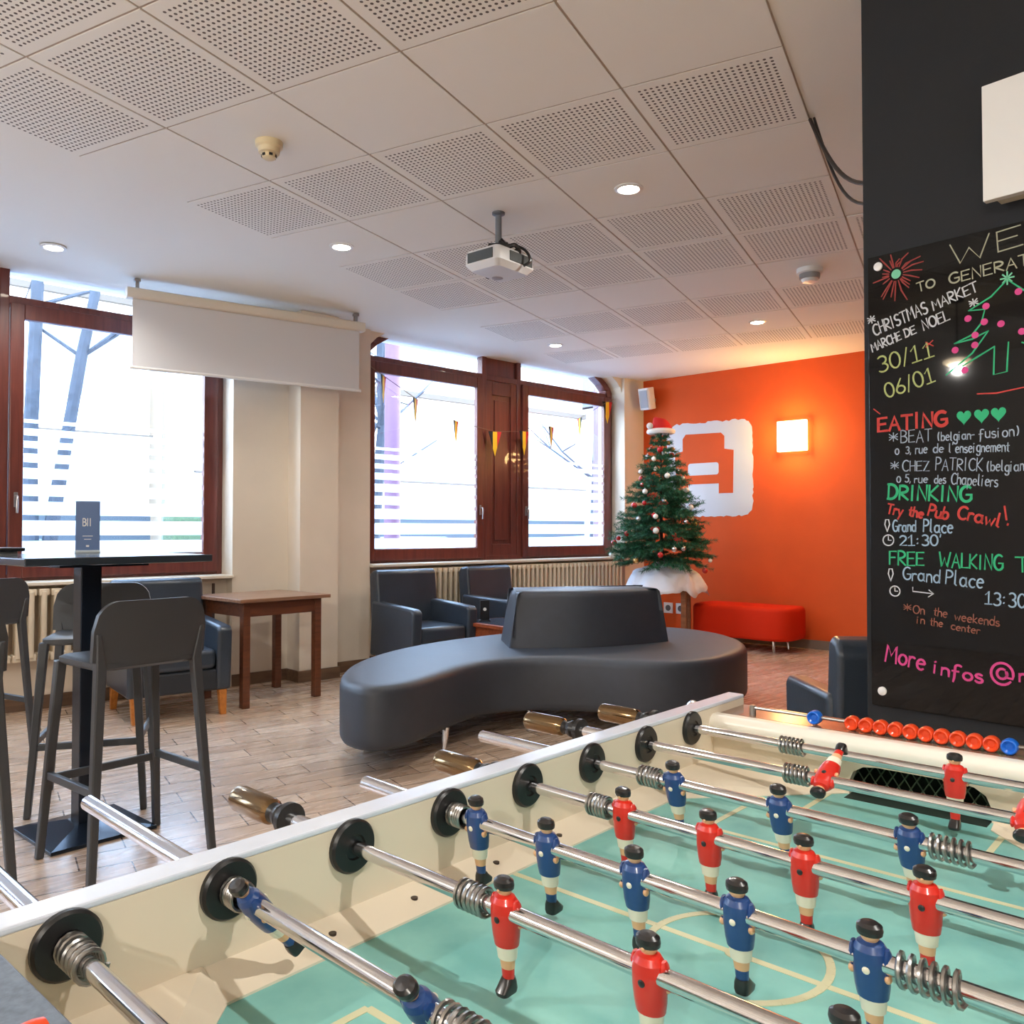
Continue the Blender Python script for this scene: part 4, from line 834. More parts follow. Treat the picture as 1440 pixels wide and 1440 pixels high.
sketch('tree_star', [[(-0.769 - 0.016, 1.893), (-0.769 + 0.016, 1.893)], [(-0.769, 1.876), (-0.769, 1.910)], [(-0.780, 1.882), (-0.758, 1.904)], [(-0.780, 1.904), (-0.758, 1.882)]], pen('mint_pen', (130, 220, 176)), 0.0028)
for x, z in ((-0.870, 1.800), (-0.823, 1.826), (-0.828, 1.783), (-0.852, 1.750), (-0.905, 1.716), (-0.853, 1.722), (-0.880, 1.655), (-0.786, 1.770), (-0.742, 1.85), (-0.735, 1.74), (-0.72, 1.68)):
    a = M(); a.T = Matrix.Translation((-BX + x, -0.0142, z)) @ Matrix.Rotation(PI / 2, 4, 'X'); a.lathe([(0.0095, -0.0004), (0.0095, 0.0008)], 14); a.build('drawn_bauble', PP, t)
for x in (-0.884, -0.838, -0.795):
    hp = [(x + 0.0012 * 16 * math.sin(q) ** 3, 1.523 + 0.0014 * (13 * math.cos(q) - 5 * math.cos(2 * q) - 2 * math.cos(3 * q) - math.cos(4 * q))) for q in [2 * PI * i / 26 for i in range(26)]]
    a = M(); a.T = Matrix.Translation((-BX, -0.0142, 0)) @ RX90; a.prism(hp, 0.0, 0.0008); a.build('heart', PG, t, smooth=0)
pin = lambda x, z, h: [(x + q[0] * h * 0.4, z + q[1] * h) for q in [(0, 0), (-.5, .6), (-.3, 1), (.3, 1), (.5, .6), (0, 0)]]
ck = lambda x, z, r_: [(x + r_ * math.cos(i * PI / 8), z + r_ * math.sin(i * PI / 8)) for i in range(17)]
sketch('pin_and_clock_icons', [pin(-1.103, 1.198, 0.036), pin(-1.094, 1.050, 0.036), ck(-1.100, 1.172, 0.016), [(-1.10, 1.184), (-1.10, 1.172), (-1.092, 1.172)], ck(-1.082, 1.020, 0.015), [(-1.082, 1.03), (-1.082, 1.02), (-1.074, 1.02)], [(-1.030, 1.034), (-1.030, 1.022), (-0.972, 1.018)], [(-0.984, 1.028), (-0.972, 1.018), (-0.986, 1.008)]], PW, 0.0018)
sketch('red_strokes', [[(-0.848, 1.584), (-0.80, 1.580), (-0.73, 1.588)], [(-0.985, 1.752), (-0.965, 1.738)], [(-0.985, 1.738), (-0.966, 1.754)], [(-1.14, 1.572), (-1.122, 1.556)]], PR_, 0.0022)

t = thing('wall_lamp', 'square white unlit wall lamp on the black partition above the board', 'wall lamp', room(2.56, -0.83), ROOM - PI / 2)
lampw = mat('opal_lamp_white', (226, 226, 222), 0.45)
a = M(); a.box(0.03, 0.36, -0.10, -0.075, 2.09, 2.405); a.build('diffuser', lampw, t, smooth=0, bevel=0.002)
a = M(); a.box(0.045, 0.345, -0.075, 0, 2.105, 2.39); a.build('back_box', mat('lamp_cream_side', (206, 200, 178), 0.5), t, smooth=0)

# ================================================================== ON THE ORANGE WALL
t = thing('wall_lamp', 'square lit wall lamp glowing on the orange wall', 'wall lamp', far(1.84, 0.0, 2.18), FAR)
a = M(); a.box(-0.155, 0.155, -0.085, -0.035, -0.158, 0.158); a.build('diffuser', mat('lit_opal_shade', (255, 214, 150), 0.5, emit=3.2), t, smooth=0, bevel=0.006)
a = M(); a.box(-0.09, 0.09, -0.035, 0, -0.09, 0.09); a.build('back_plate', white_plastic, t, smooth=0)
l = bpy.data.lights.new('wall_lamp_bulb', 'POINT'); l.energy = 11; l.color = (1.0, 0.66, 0.26); l.shadow_soft_size = 0.10
lo = bpy.data.objects.new('bulb', l); COL.objects.link(lo); lo.parent = t; lo.location = (0, -0.22, 0)
# painted emblem: white rough-edged square with an orange armchair shape
t = thing('wall_emblem', 'white square emblem with an orange armchair shape painted on the orange wall', 'wall painting', far(0.845, 0.0, 1.885), FAR)
rnd = random.Random(3); base = rrect(-0.53, 0.53, -0.52, 0.53, 0.13, 6); wp = []
for i in range(len(base)):
    p = Vector(base[i]); q = Vector(base[(i + 1) % len(base)]); n = max(1, int((q - p).length / 0.035))
    for k in range(n):
        x = p.lerp(q, k / n); wp.append((x.x + rnd.uniform(-.008, .008), x.y + rnd.uniform(-.012, .012)))
a = M(); a.T = RX90; a.prism(wp, 0.0, 0.003); a.build('white_patch', mat('white_mural_paint', (208, 211, 217), 0.7), t, smooth=0)
ch = [(-0.40, -0.27), (-0.25, -0.27), (-0.25, -0.16), (0.13, -0.16), (0.13, -0.27), (0.30, -0.27), (0.31, 0.20), (0.20, 0.22), (0.20, 0.36), (0.16, 0.40), (-0.28, 0.41), (-0.32, 0.36), (-0.32, 0.22), (-0.42, 0.20)]
a = M(); a.T = RX90; a.prism(ch, 0.003, 0.005); a.build('armchair_shape', orange, t, smooth=0)
a = M(); a.T = RX90; a.prism(rrect(-0.25, 0.13, -0.06, 0.075, 0.03), 0.005, 0.0065); a.build('cushion_gap', mat('white_mural_paint', (208, 211, 217), 0.7), t, smooth=0)
t = thing('wall_speaker', 'small white loudspeaker high in the corner above the Christmas tree', 'speaker', far(0.15, 0.0, 2.73), FAR)
a = M(); a.T = Matrix.Translation((0, -0.16, 0)) @ Matrix.Rotation(R(12), 4, 'X'); a.prism(rrect(-0.075, 0.075, -0.07, 0.07, 0.03), -0.125, 0.125); a.build('case', white_plastic, t, bevel=0.008)
a = M(); a.T = Matrix.Translation((0, -0.16, 0)) @ Matrix.Rotation(R(12), 4, 'X'); a.box(-0.052, 0.052, -0.074, -0.070, -0.10, 0.10); a.build('grille', mat('speaker_grille_grey', (170, 176, 184), 0.6), t, bevel=0.002)
a = M(); a.box(-0.02, 0.02, -0.10, 0.0, -0.02, 0.02); a.build('wall_bracket', steel, t)
for x, lb in ((0.33, 'left white socket on the orange wall below the tree table'), (0.49, 'right white socket on the orange wall below the tree table')):
    t = thing('wall_socket', lb, 'socket', far(x, 0.0, 0.315), FAR, 'wall sockets')
    a = M(); a.box(-0.06, 0.06, -0.012, 0, -0.06, 0.06); a.build('plate', white_plastic, t, bevel=0.003)
    a = M(); a.T = Matrix.Rotation(PI / 2, 4, 'X'); a.lathe([(0.034, 0.0125), (0.034, 0.0135), (0.028, 0.0128), (0, 0.0128)], 20); a.build('socket_well', mat('socket_shadow_grey', (90, 90, 92), 0.5), t)

# ================================================================== CHRISTMAS TREE CORNER
TC = Vector((1.585, 8.75, 0))
t = thing('tree_table', 'brown wooden table carrying the Christmas tree in the far corner', 'table', TC, R(-18))
a = M(); a.box(-0.25, 0.25, -0.23, 0.23, 0.665, 0.69); a.build('tabletop', topwood, t, smooth=0, bevel=0.004)
for x in (-0.22, 0.22):
    for y in (-0.20, 0.20): leg_box(x, y, 0.665, 0.026, wood('mid_brown_leg', (120, 72, 40), (146, 92, 54), 0.45), t)
# crumpled white cloth
rnd = random.Random(9); a = M(); NR, NA = 14, 64; vs = []; fs = []
for k in range(NR + 1):
    q = k / NR
    for i in range(NA):
        an = 2 * PI * i / NA; rr = q * (0.435 + 0.03 * math.sin(3 * an + 1) + 0.018 * math.sin(11 * an))
        z = 0.695 + 0.20 * max(0, 1 - q * 1.02) ** 0.8 + 0.02 * math.sin(7 * an + 4 * q) * q + 0.012 * math.sin(13 * an - 9 * q + 1) + rnd.uniform(-.009, .009)
        if q > 0.80: z -= (q - 0.80) * (0.62 + 0.12 * math.sin(5 * an))
        vs.append((rr * math.cos(an), rr * math.sin(an) * 0.95, z))
for k in range(NR):
    for i in range(NA):
        j = (i + 1) % NA; fs.append((k * NA + i, k * NA + j, (k + 1) * NA + j, (k + 1) * NA + i))
a.add(vs, fs); cl = a.build('cloth', mat('white_crumpled_cloth', (230, 230, 236), 0.8, bump=0.3, bscale=40), loc=TC, smooth=60)
cl.modifiers.new('s', 'SOLIDIFY').thickness = 0.004
tag(cl, 'crumpled white cloth wrapped around the foot of the Christmas tree', 'cloth')
TB = TC + Vector((-0.035, -0.03, 0))
t = thing('christmas_tree', 'decorated artificial Christmas tree standing on the cloth-covered table', 'Christmas tree', TB + Vector((0, 0, 0.70)))
a = M(); a.tube([(0, 0, 0.0), (0, 0, 1.56)], 0.022, 10, r1=0.006)
for k in range(4):
    an = k * PI / 2 + 0.4; a.tube([(0, 0, 0.14), (0.2 * math.cos(an), 0.2 * math.sin(an), 0.035)], 0.012, 6)
a.build('trunk', mat('dark_tree_trunk', (58, 38, 28), 0.9), t)
rnd = random.Random(21); nv = []; nf = []; nm_ = []; tips = []
def needle(p, d, l, w, mi):
    s = d.cross(Vector((rnd.uniform(-1, 1), rnd.uniform(-1, 1), rnd.uniform(-1, 1))))
    if s.length < 1e-4: return
    s.normalize(); k = len(nv); q = p + d * l
    nv.extend([tuple(p - s * w), tuple(p + s * w), tuple(q + s * w * .3), tuple(q - s * w * .3)]); nf.append((k, k + 1, k + 2, k + 3)); nm_.append(mi)
def twig(p, d, L):
    n = max(4, int(L / 0.016))
    for i in range(n):
        c = p + d * (L * i / n)
        for _ in range(7):
            v = Vector((rnd.gauss(0, 1), rnd.gauss(0, 1), rnd.gauss(0, 1))); v = (v - d * v.dot(d)).normalized(); needle(c, (v * 0.85 + d * 0.7).normalized(), rnd.uniform(0.028, 0.046), 0.0028, rnd.choice((0, 0, 1, 2)))
lay = 19
for k in range(lay):
    q = k / (lay - 1); z = 0.25 + 1.28 * q ** 0.93; Lb = 0.475 * (1 - q) ** 0.82 + 0.045; nb = int(19 - 10 * q)
    for b in range(nb):
        an = 2 * PI * (b + 0.5 * (k % 2)) / nb + rnd.uniform(-.16, .16); L = Lb * rnd.uniform(0.82, 1.06); droop = rnd.uniform(-0.28, 0.10) + (0.25 * q)
        d = Vector((math.cos(an), math.sin(an), droop)).normalized(); p0 = Vector((0, 0, z))
        twig(p0 + d * L * 0.15, d, L * 0.85); tips.append(p0 + d * L)
        for s_ in range(int(L / 0.075)):
            u_ = 0.3 + 0.65 * rnd.random(); sd = (d + Vector((-d.y, d.x, 0)) * rnd.choice((-1, 1)) * rnd.uniform(.6, 1.0) + Vector((0, 0, rnd.uniform(-.2, .25)))).normalized()
            twig(p0 + d * L * u_, sd, min(0.17, L * 0.42) * rnd.uniform(.6, 1))
twig(Vector((0, 0, 1.46)), Vector((0, 0, 1)), 0.13)
a = M(); a.v = nv; a.f = nf; a.mi = nm_
a.build('foliage', [mat('fir_green', (28, 92, 62), 0.7), mat('fir_green_deep', (16, 62, 46), 0.7), mat('fir_green_fresh', (58, 124, 84), 0.7)], t, smooth=0)
bm_ = {'white': mat('white_bauble', (232, 232, 226), 0.2, coat=0.4), 'red': mat('red_bauble', (190, 34, 36), 0.2, coat=0.4), 'gold': mat('gold_bauble', (214, 176, 110), 0.25, 0.7), 'silver': mat('silver_bauble', (214, 216, 220), 0.15, 0.9)}
BW_ = {'white': 'white bauble', 'red': 'red bauble', 'gold': 'gold bauble', 'silver': 'silver bauble'}
front = [p for p in tips if p.y < 0.12]; rnd.shuffle(front); used = []
nb = 0
for p in front:
    if nb >= 44: break
    if any((p - q).length < 0.075 for q in used): continue
    used.append(p); key = ('white', 'red', 'white', 'silver', 'red', 'gold')[nb % 6]; rr = rnd.uniform(0.021, 0.031)
    c = TB + Vector((0, 0, 0.70)) + p * 0.97 + Vector((0, 0, -rr - 0.008))
    o = thing('bauble', 'small %s hanging on the Christmas tree' % BW_[key], 'bauble', c, 0, 'small %ss on the Christmas tree' % BW_[key])
    a = M(); a.ell((0, 0, 0), (rr, rr, rr), 14, 9); a.build('ball', bm_[key], o)
    a = M(); a.T = Matrix.Translation((0, 0, rr - 0.002)); a.lathe([(0.005, 0), (0.005, 0.006), (0.002, 0.012)], 8); a.build('cap', steel, o)
    nb += 1
rib = mat('red_ribbon', (196, 44, 40), 0.5)
for i, (an, z, L) in enumerate(((250, 0.52, 0.35), (285, 0.42, 0.40), (310, 0.64, 0.30), (265, 0.78, 0.25), (235, 0.86, 0.22))):
    c = TB + Vector((math.cos(R(an)) * L, math.sin(R(an)) * L, 0.70 + z)); a = M()
    for s in (-1, 1):
        a.tube([(0, 0, 0), (s * 0.03, 0, 0.018), (s * 0.045, 0, 0.0), (s * 0.03, 0, -0.014), (0, 0, 0)], 0.007, 6); a.tube([(0, 0, 0), (s * 0.02, -0.004, -0.045)], 0.006, 6)
    o = a.build('ribbon_bow', rib, loc=c); tag(o, 'small red ribbon bow tied to the Christmas tree', 'bow', 'red bows on the Christmas tree')
t = thing('santa_hat', 'red and white Santa hat on the tip of the Christmas tree', 'hat', TB + Vector((0, 0, 0.70 + 1.52)))
HAT = 1.35
a = M(); rings = []
for q in range(9):
    s = q / 8; r_ = (0.088 * (1 - s) ** 0.85 + 0.008) * HAT; ox = -0.10 * max(0, s - .45); rings.append([(ox + r_ * math.cos(2 * PI * i / 20), r_ * 0.9 * math.sin(2 * PI * i / 20), 0.02 + 0.20 * s - 0.14 * max(0, s - .6)) for i in range(20)])
a.loft(rings); a.build('crown', mat('red_felt', (206, 32, 30), 0.8), t)
a = M(); a.tube([(0.122 * math.cos(2 * PI * i / 24), 0.112 * math.sin(2 * PI * i / 24), 0.012) for i in range(24)], 0.028, 8, closed=True); a.build('fur_band', mat('white_fur', (236, 230, 226), 0.95, bump=0.6, bscale=90), t)
a = M(); a.ell((-0.125, -0.06, 0.065), (0.034, 0.034, 0.034)); a.build('pompom', mat('white_fur', (236, 230, 226), 0.95), t)

# ================================================================== FOOTBALL TABLE (x along the table, y towards the windows)
ZR = 0.849; UC, VC = 0.808, -0.41; HL = 0.60          # rod height, centre, half length of the pitch
paint = mat('cream_table_paint', (226, 213, 192), 0.4, var=0.03, vscale=5)
railw = mat('white_rail_laminate', (218, 226, 240), 0.18, coat=0.4, var=0.03, vscale=30)
ledge = wood('worn_brown_ledge', (112, 84, 72), (140, 108, 90), 0.22, 6, (10, 1, 1), coat=0.3)
slate_top = mat('speckled_grey_ledge', (98, 108, 120), 0.35, var=0.22, vscale=160)
tabwood = wood('dark_cabinet_wood', (84, 60, 46), (104, 76, 58), 0.4)
def pitch_mat():
    m = bpy.data.materials.new('teal_pitch'); m.use_nodes = True; nt = m.node_tree; p = nt.nodes['Principled BSDF']; L = nt.links.new
    tc = nt.nodes.new('ShaderNodeTexCoord'); n = nt.nodes.new('ShaderNodeTexNoise'); n.inputs['Scale'].default_value = 9; n.inputs['Detail'].default_value = 5; L(tc.outputs['Object'], n.inputs['Vector'])
    r = nt.nodes.new('ShaderNodeValToRGB'); r.color_ramp.elements[0].position = 0.35; r.color_ramp.elements[1].position = 0.72
    r.color_ramp.elements[0].color = (*lin((110, 174, 170)), 1); r.color_ramp.elements[1].color = (*lin((144, 204, 194)), 1)
    L(n.outputs['Fac'], r.inputs[0]); L(r.outputs[0], p.inputs['Base Color']); p.inputs['Roughness'].default_value = 0.5
    return m
t = thing('football_table', 'table football table with cream side walls and a teal pitch in the foreground', 'football table', tab(UC, VC), TAB)
YI, YO = 0.353, 0.383                                  # inner and outer face of the long sides
for s in (1, -1):
    a = M(); y0, y1 = (YI, YO) if s > 0 else (-YO, -YI); a.box(-0.735, 0.735, y0, y1, 0.46, 0.872); a.build('side_panel', paint, t, smooth=0)
    a = M(); a.box(-0.737, 0.737, y0 - (0.0 if s > 0 else 0.004), y1 + (0.004 if s > 0 else 0.0), 0.872, 0.879); a.build('top_rail', railw, t, smooth=0, bevel=0.002)
    a = M(); a.T = Matrix.Rotation(PI / 2, 4, 'Z') @ RX90; b_ = [(s * 0.353, 0.755), (s * 0.353, 0.781), (s * 0.305, 0.7665), (s * 0.305, 0.755)]
    a.prism(b_, -0.60, 0.60); a.build('sloped_edge', paint, t, smooth=0)
for s in (1, -1):                                      # ends: goal wall, rounded cap, ledge
    X = 0.612 if s > 0 else 0.600
    a = M(); a.T = Matrix.Translation((0, 0, 0)) @ Matrix.Rotation(PI / 2, 4, 'Z') @ RX90
    hole = [(-0.105, 0.752), (-0.105, 0.785), (-0.098, 0.802), (-0.082, 0.812), (-0.06, 0.815), (0.06, 0.815), (0.082, 0.812), (0.098, 0.802), (0.105, 0.785), (0.105, 0.752)]
    a.prism([(-0.353, 0.745), (-0.353, 0.86), (0.353, 0.86), (0.353, 0.745)] + hole[::-1], min(s * X, s * (X + 0.02)), max(s * X, s * (X + 0.02))); a.build('goal_wall', paint, t, smooth=0)
    if s < 0:
        a = M(); a.box(-0.735, -0.583, -0.353, 0.353, 0.856, 0.8785); a.build('end_ledge', slate_top, t, smooth=0, bevel=0.002)
        a = M(); a.box(-0.600, -0.583, -0.353, 0.353, 0.815, 0.856); a.build('goal_lintel', paint, t, smooth=0)
    else:
      a = M(); a.T = Matrix.Translation((s * (X + 0.012), 0, 0.846)) @ Matrix.Rotation(PI / 2, 4, 'X'); a.prism(rrect(-0.028, 0.018, -0.022, 0.015, 0.016), -0.353, 0.353); a.build('rounded_cap', mat('white_cap_paint', (232, 226, 214), 0.3), t)
      a = M(); x0, x1 = sorted((s * (X + 0.02), s * 0.735)); a.box(x0, x1, -0.353, 0.353, 0.835, 0.860); a.build('end_ledge', ledge, t, smooth=0, bevel=0.003)
    a = M(); x0, x1 = sorted((s * 0.722, s * 0.735)); a.box(x0, x1, -0.353, 0.353, 0.46, 0.8345); a.build('end_panel', tabwood, t, smooth=0)
    a = M(); x0, x1 = sorted((s * (X + 0.021), s * 0.715)); a.box(x0, x1, -0.15, 0.15, 0.74, 0.745); x2 = s * 0.712; a.box(min(x2, s * 0.716), max(x2, s * 0.716), -0.15, 0.15, 0.745, 0.83); a.build('goal_box', mat('dark_green_goal_lining', (22, 40, 32), 0.8), t, smooth=0)
    a = M(); x0, x1 = sorted((s * 0.586, s * (X + 0.019))); a.box(x0, x1, -0.104, 0.104, 0.7635, 0.7646); a.build('goal_slot', mat('dark_green_goal_lining', (22, 40, 32), 0.8), t, smooth=0)
    net = M()
    for k in range(15):
        for d in (-1, 1):
            y = -0.13 + 0.26 * k / 14; net.tube([(s * (X + 0.035), y, 0.752), (s * (X + 0.035), y + d * 0.05, 0.83)], 0.0012, 4)
    net.build('goal_net', mat('grey_green_net', (84, 104, 84), 0.8), t)
    for sy in (1, -1):
        a = M(); e_ = 0.032 if (s > 0 and sy < 0) else 0.0
        c0 = [(s * 0.612, sy * 0.353), (s * 0.612, sy * 0.108), (s * (0.606 - e_), sy * 0.112), (s * (0.397 - e_), sy * 0.306), (s * (0.397 - e_), sy * 0.353)]
        zt = [0.783, 0.7655, 0.7655, 0.7655, 0.783]
        a.loft([[(x, y, 0.752) for x, y in c0], [(x, y, z) for (x, y), z in zip(c0, zt)]]); a.build('corner_wedge', paint, t, smooth=0)
a = M(); a.box(-0.63, 0.63, -0.353, 0.353, 0.738, 0.764); a.build('pitch', pitch_mat(), t, smooth=0)
ln = M()
def strip(x0, y0, x1, y1, w=0.0088, z=0.76445):
    d = Vector((x1 - x0, y1 - y0)); d.normalize(); n = Vector((-d.y, d.x)) * w / 2
    b_ = [(x0 - n.x, y0 - n.y), (x1 - n.x, y1 - n.y), (x1 + n.x, y1 + n.y), (x0 + n.x, y0 + n.y)]; ln.prism(b_, 0.7638, z)
strip(0, -0.304, 0, 0.304)
cp = [(0.092 * math.cos(2 * PI * i / 48), 0.092 * math.sin(2 * PI * i / 48)) for i in range(49)]
for p, q in zip(cp[:-1], cp[1:]): strip(*p, *q, z=0.7648)
for s in (1, -1):
    strip(s * 0.315, -0.205, s * 0.315, 0.205); strip(s * 0.315, -0.205, s * 0.50, -0.205, z=0.7647); strip(s * 0.315, 0.205, s * 0.50, 0.205, z=0.7647); strip(s * 0.47, -0.13, s * 0.47, 0.13); strip(s * 0.47, -0.13, s * 0.6, -0.13, z=0.7647); strip(s * 0.47, 0.13, s * 0.6, 0.13, z=0.7647)
ln.T = Matrix.Translation((0, 0, 0.7640)); ln.lathe([(0.011, 0), (0.011, 0.0009)], 20)
ln.build('pitch_lines', mat('cream_pitch_line', (206, 204, 168), 0.4), t, smooth=0)
for i in range(8):                                     # bearings on both inner walls
    u = 0.287 + 0.15 * i - UC
    for s in (1, -1):
        a = M(); a.T = Matrix.Translation((u - (0.70 * math.tan(R((2.0, 2.4, 1.3, 2.3, 2.3, 2.4, 0.9, 1.0)[i])) if s < 0 else 0), s * YI, ZR)) @ Matrix.Rotation(s * PI / 2, 4, 'X'); a.lathe([(0.0295, 0), (0.0295, 0.005), (0.027, 0.008), (0.014, 0.0085), (0.0125, 0.006), (0.0105, 0.006)], 36); a.build('bearing', black_plastic, t, smooth=30)
for u in (0.392, 0.545, 0.66, 0.80, 0.93, 1.06):
    a = M(); a.T = Matrix.Translation((u - UC, 0.329 + (0 if u > .5 else -0.006), 0.7745)); a.lathe([(0.0042, -0.002), (0.0042, 0.0006), (0, 0.0006)], 12); a.build('screw', mat('dark_screw', (60, 46, 38), 0.5), t)
for x in (-0.66, 0.66):
    for y in (-0.33, 0.33):
        a = M(); r = lambda q, z, o: [(x + o - q, y - q, z), (x + o + q, y - q, z), (x + o + q, y + q, z), (x + o - q, y + q, z)]
        a.frus(r(0.032, 0, 0.03 * (1 if x > 0 else -1)), r(0.045, 0.46, 0)); a.build('leg', tabwood, t, smooth=0, bevel=0.004)
a = M(); a.box(-0.722, 0.722, -YI, YI, 0.46, 0.48); a.build('cabinet_floor', tabwood, t, smooth=0)
a = M(); a.tube(smooth_open([(0.655, 0.384, 0.842), (0.655, 0.415, 0.866), (0.655, 0.43, 0.858), (0.655, 0.432, 0.835)]), 0.004, 8); a.build('side_hook', chrome, t)

# players, springs and rods
skin = mat('painted_skin', (226, 176, 132), 0.35, coat=0.3); capb = mat('black_cap_paint', (30, 28, 30), 0.3, coat=0.3); whitep = mat('white_shorts_paint', (232, 226, 206), 0.35, coat=0.3)
redp = mat('red_player_paint', (206, 38, 24), 0.3, coat=0.4); bluep = mat('blue_player_paint', (30, 66, 124), 0.3, coat=0.4)
PROF = [(0.0060, -0.060), (0.0066, -0.052), (0.0068, -0.047), (0.0072, -0.047), (0.0082, -0.0385), (0.0100, -0.038), (0.0114, -0.0265), (0.0128, -0.026), (0.0142, -0.018), (0.0151, -0.006), (0.0152, 0.004), (0.0141, 0.012), (0.0108, 0.0168), (0.0062, 0.0187), (0.0076, 0.0207), (0.0086, 0.0238), (0.0103, 0.0240), (0.0109, 0.0270), (0.0103, 0.0306), (0.0070, 0.0328), (0.0, 0.0334)]
PROF = [(r, z * 1.05 - 0.003) for r, z in PROF]
PMIS = [2, 2, 2, 0, 0, 1, 1, 2, 2, 2, 2, 2, 2, 0, 0, 3, 3, 3, 3, 3]
def player(parent, y, team, tilt):
    facing = 1 if team == 'blue' else -1
    a = M(); T = Matrix.Translation((0, y, 0)) @ Matrix.Rotation(tilt, 4, 'Y') @ Matrix.Rotation(0 if facing > 0 else PI, 4, 'Z'); a.T = T
    a.lathe(PROF, 20, sx=0.78, sy=1.0, mis=PMIS)
    a.loft([[(x * 1.0, y, -0.0752) for x, y in rrect(-0.0062, 0.0128, -0.0068, 0.0068, 0.0045, 3)], [(x, y, -0.0715) for x, y in rrect(-0.0068, 0.0134, -0.0074, 0.0074, 0.0045, 3)], [(x, y, -0.0655) for x, y in rrect(-0.0064, 0.0080, -0.0070, 0.0070, 0.0045, 3)], [(x, y, -0.0615) for x, y in rrect(-0.0056, 0.0056, -0.0060, 0.0060, 0.0045, 3)]], 3)
    for s in (-1, 1):
        a.ell((-0.001, s * 0.0138, 0.0015), (0.0066, 0.0036, 0.0125), 10, 7, 2); a.ell((-0.004, s * 0.0146, -0.010), (0.0036, 0.0032, 0.0038), 8, 6, 0)
    a.ell((0.0066, 0, 0.0218), (0.0024, 0.002, 0.002), 8, 6, 0)
    o = a.build('player_figure', [skin, whitep, redp if team == 'red' else bluep, capb], parent, smooth=40, label=('red painted player figure' if team == 'red' else 'blue painted player figure'))
    b = M(); b.T = T
    for s in (1, -1): b.T = T @ Matrix.Translation((s * 0.0112, 0, -0.004)) @ Matrix.Rotation(s * PI / 2, 4, 'Y'); b.lathe([(0.0032, -0.002), (0.0032, 0.001), (0.0016, 0.002)], 10)
    b.build('fixing_pin', whitep if team == 'blue' else capb, o)
    return o
def spring(parent, y0, y1, turns=6):
    a = M(); n = turns * 14; a.tube([(0.0125 * math.cos(2 * PI * i / 14), y0 + (y1 - y0) * i / n, 0.0125 * math.sin(2 * PI * i / 14)) for i in range(n + 1)], 0.0021, 6); return a.build('spring', steel, parent)
SKEW = (2.0, 2.4, 1.3, 2.3, 2.3, 2.4, 0.9, 1.0)       # the worn rods do not run quite square to the side walls
def rod(label, i, vl, players, team, springs, tilt, handle_left, vr=0.20):
    u = 0.287 + 0.15 * (i - 1)
    sk = R(SKEW[i - 1])
    t = thing('player_rod', label, 'football table rod', tab(u - 0.347 * math.tan(sk), VC, ZR), TAB - sk, 'player rods of the football table')
    Y = lambda v: VC - v
    inner = M(); yl, yr = Y(vl), Y(vr)
    inner.T = Matrix.Rotation(-PI / 2, 4, 'X'); inner.lathe([(0.0078, yr), (0.0078, yl if not handle_left else yl - 0.02)], 18); inner.build('shaft', chrome, t)
    s_ = M(); s_.T = Matrix.Rotation(-PI / 2, 4, 'X'); s_.lathe([(0.0098, Y(-0.80) + 0.0), (0.0098, (yl if not handle_left else yl - 0.125))], 18); s_.build('outer_sleeve', chrome, t)
    def grip(y0, sg):
        T = Matrix.Translation((0, y0, 0)) @ Matrix.Rotation(-PI / 2 * sg, 4, 'X')
        g = M(); g.T = T; g.lathe([(0.012, 0.0), (0.0155, -0.002), (0.0168, -0.008), (0.0168, -0.074), (0.0158, -0.082), (0.0125, -0.087)], 28); h = g.build('handle', bronze, t, smooth=20)
        g = M(); g.T = T; g.lathe([(0.0125, -0.087), (0.0105, -0.094), (0.014, -0.102), (0.0145, -0.106), (0.011, -0.112)], 18); g.build('handle_neck', black_plastic, h)
        g = M(); g.T = T; g.lathe([(0.010, -0.116), (0.020, -0.118), (0.020, -0.126), (0.010, -0.128)], 24); g.build('stop_ring', black_plastic, t)
    if handle_left: grip(yl, 1)
    else: grip(yr, -1)
    for p in players: player(t, Y(p), team, tilt)
    for a0, a1 in springs: spring(t, Y(a0), Y(a1))
    return t
rod('nearest football table rod, bare steel with one spring by the side wall', 1, -1.19, (-0.41,), 'blue', ((-0.753, -0.705),), R(-20), False)
rod('second football table rod from the near end, two tilted blue players', 2, -1.135, (-0.712, -0.466), 'blue', ((-0.754, -0.732), (-0.444, -0.40)), R(-38), False)
rod('football table rod with three red players on the near half', 3, -1.01, (-0.526, -0.368, -0.212), 'red', ((-0.584, -0.548), (-0.19, -0.155)), R(-4), True)
rod('football table rod with five blue players just before the centre line', 4, -0.935, (-0.71, -0.597, -0.478, -0.363, -0.243), 'blue', ((-0.754, -0.731), (-0.222, -0.172)), R(-6), False)
rod('football table rod with five red players just past the centre line', 5, -0.945, (-0.597, -0.477, -0.363, -0.243, -0.125), 'red', ((-0.650, -0.619), (-0.10, -0.065)), R(-4), True)
rod('football table rod with three blue players on the far half', 6, -1.0, (-0.614, -0.458, -0.301), 'blue', ((-0.672, -0.636), (-0.28, -0.235)), R(-12), False)
rod('football table rod with red defenders tipped upside down near the far goal', 7, -1.02, (-0.463, -0.215), 'red', ((-0.521, -0.485), (-0.19, -0.15)), R(-118), True)
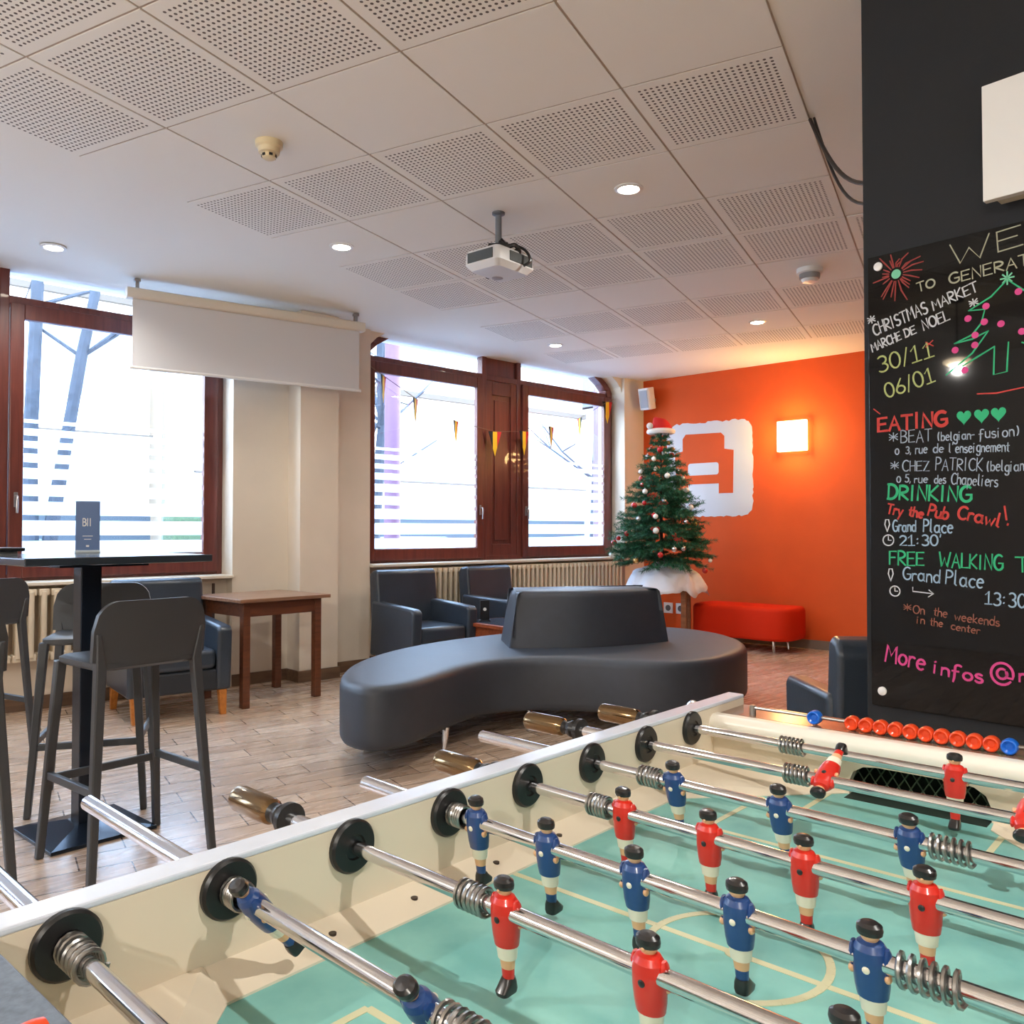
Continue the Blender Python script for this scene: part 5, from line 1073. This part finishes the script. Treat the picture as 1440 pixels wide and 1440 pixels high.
rod('farthest football table rod with the single red goalkeeper', 8, -0.96, (-0.332,), 'red', ((-0.595, -0.555), (-0.12, -0.08)), R(0), True)

# scoring beads on the end ledges
redb = mat('orange_red_bead', (226, 74, 30), 0.3, coat=0.3); blueb = mat('bright_blue_bead', (24, 104, 208), 0.3, coat=0.3)
def bead(label, u, v, col, group, face=-1, z=0.8728):
    o = thing('score_bead', label, 'score bead', tab(u, v, z), TAB, group)
    a = M(); a.T = Matrix.Rotation(face * PI / 2, 4, 'Y'); a.lathe([(0.009, -0.010), (0.0118, -0.006), (0.0122, 0.004), (0.0112, 0.0095), (0.0094, 0.0105), (0.0075, 0.008), (0.005, 0.0055), (0, 0.005)], 24); a.build('bead_body', col, o)
bead('single blue score bead at the left of the far ledge, apart from the red ones', 1.462, -0.588, blueb, 'score beads on the far ledge')
bead('blue score bead at the right end of the row of red beads', 1.462, -0.288, blueb, 'score beads on the far ledge')
RB = ['leftmost red score bead, beside the gap to the blue one', 'second red score bead from the left in the far row', 'third red score bead from the left in the far row', 'fourth red score bead from the left in the far row', 'fifth red score bead from the left in the far row',
      'sixth red score bead from the left in the far row', 'seventh red score bead from the left in the far row', 'eighth red score bead from the left in the far row', 'ninth red score bead from the left in the far row', 'last red score bead, touching the right blue bead']
for k, lb in enumerate(RB): bead(lb, 1.462, -0.523 + 0.0234 * k, redb, 'score beads on the far ledge')
bead('red score bead on the grey near ledge at the bottom edge of the photo', 0.190, -0.56, redb, 'score beads on the near ledge', 1, 0.8907)
a = M(); a.T = Matrix.Translation(tab(1.462, VC, 0.8735)) @ Matrix.Rotation(TAB, 4, 'Z') @ Matrix.Rotation(PI / 2, 4, 'X'); a.lathe([(0.003, -0.30), (0.003, 0.30)], 10)
for y in (-0.295, 0.295): a.T = Matrix.Translation(tab(1.462, VC, 0.858)) @ Matrix.Rotation(TAB, 4, 'Z') @ Matrix.Translation((0, y, 0)); a.lathe([(0.006, 0), (0.006, 0.02)], 10)
o = a.build('bead_wire', steel); tag(o, 'steel wire carrying the score beads along the far ledge', 'wire')
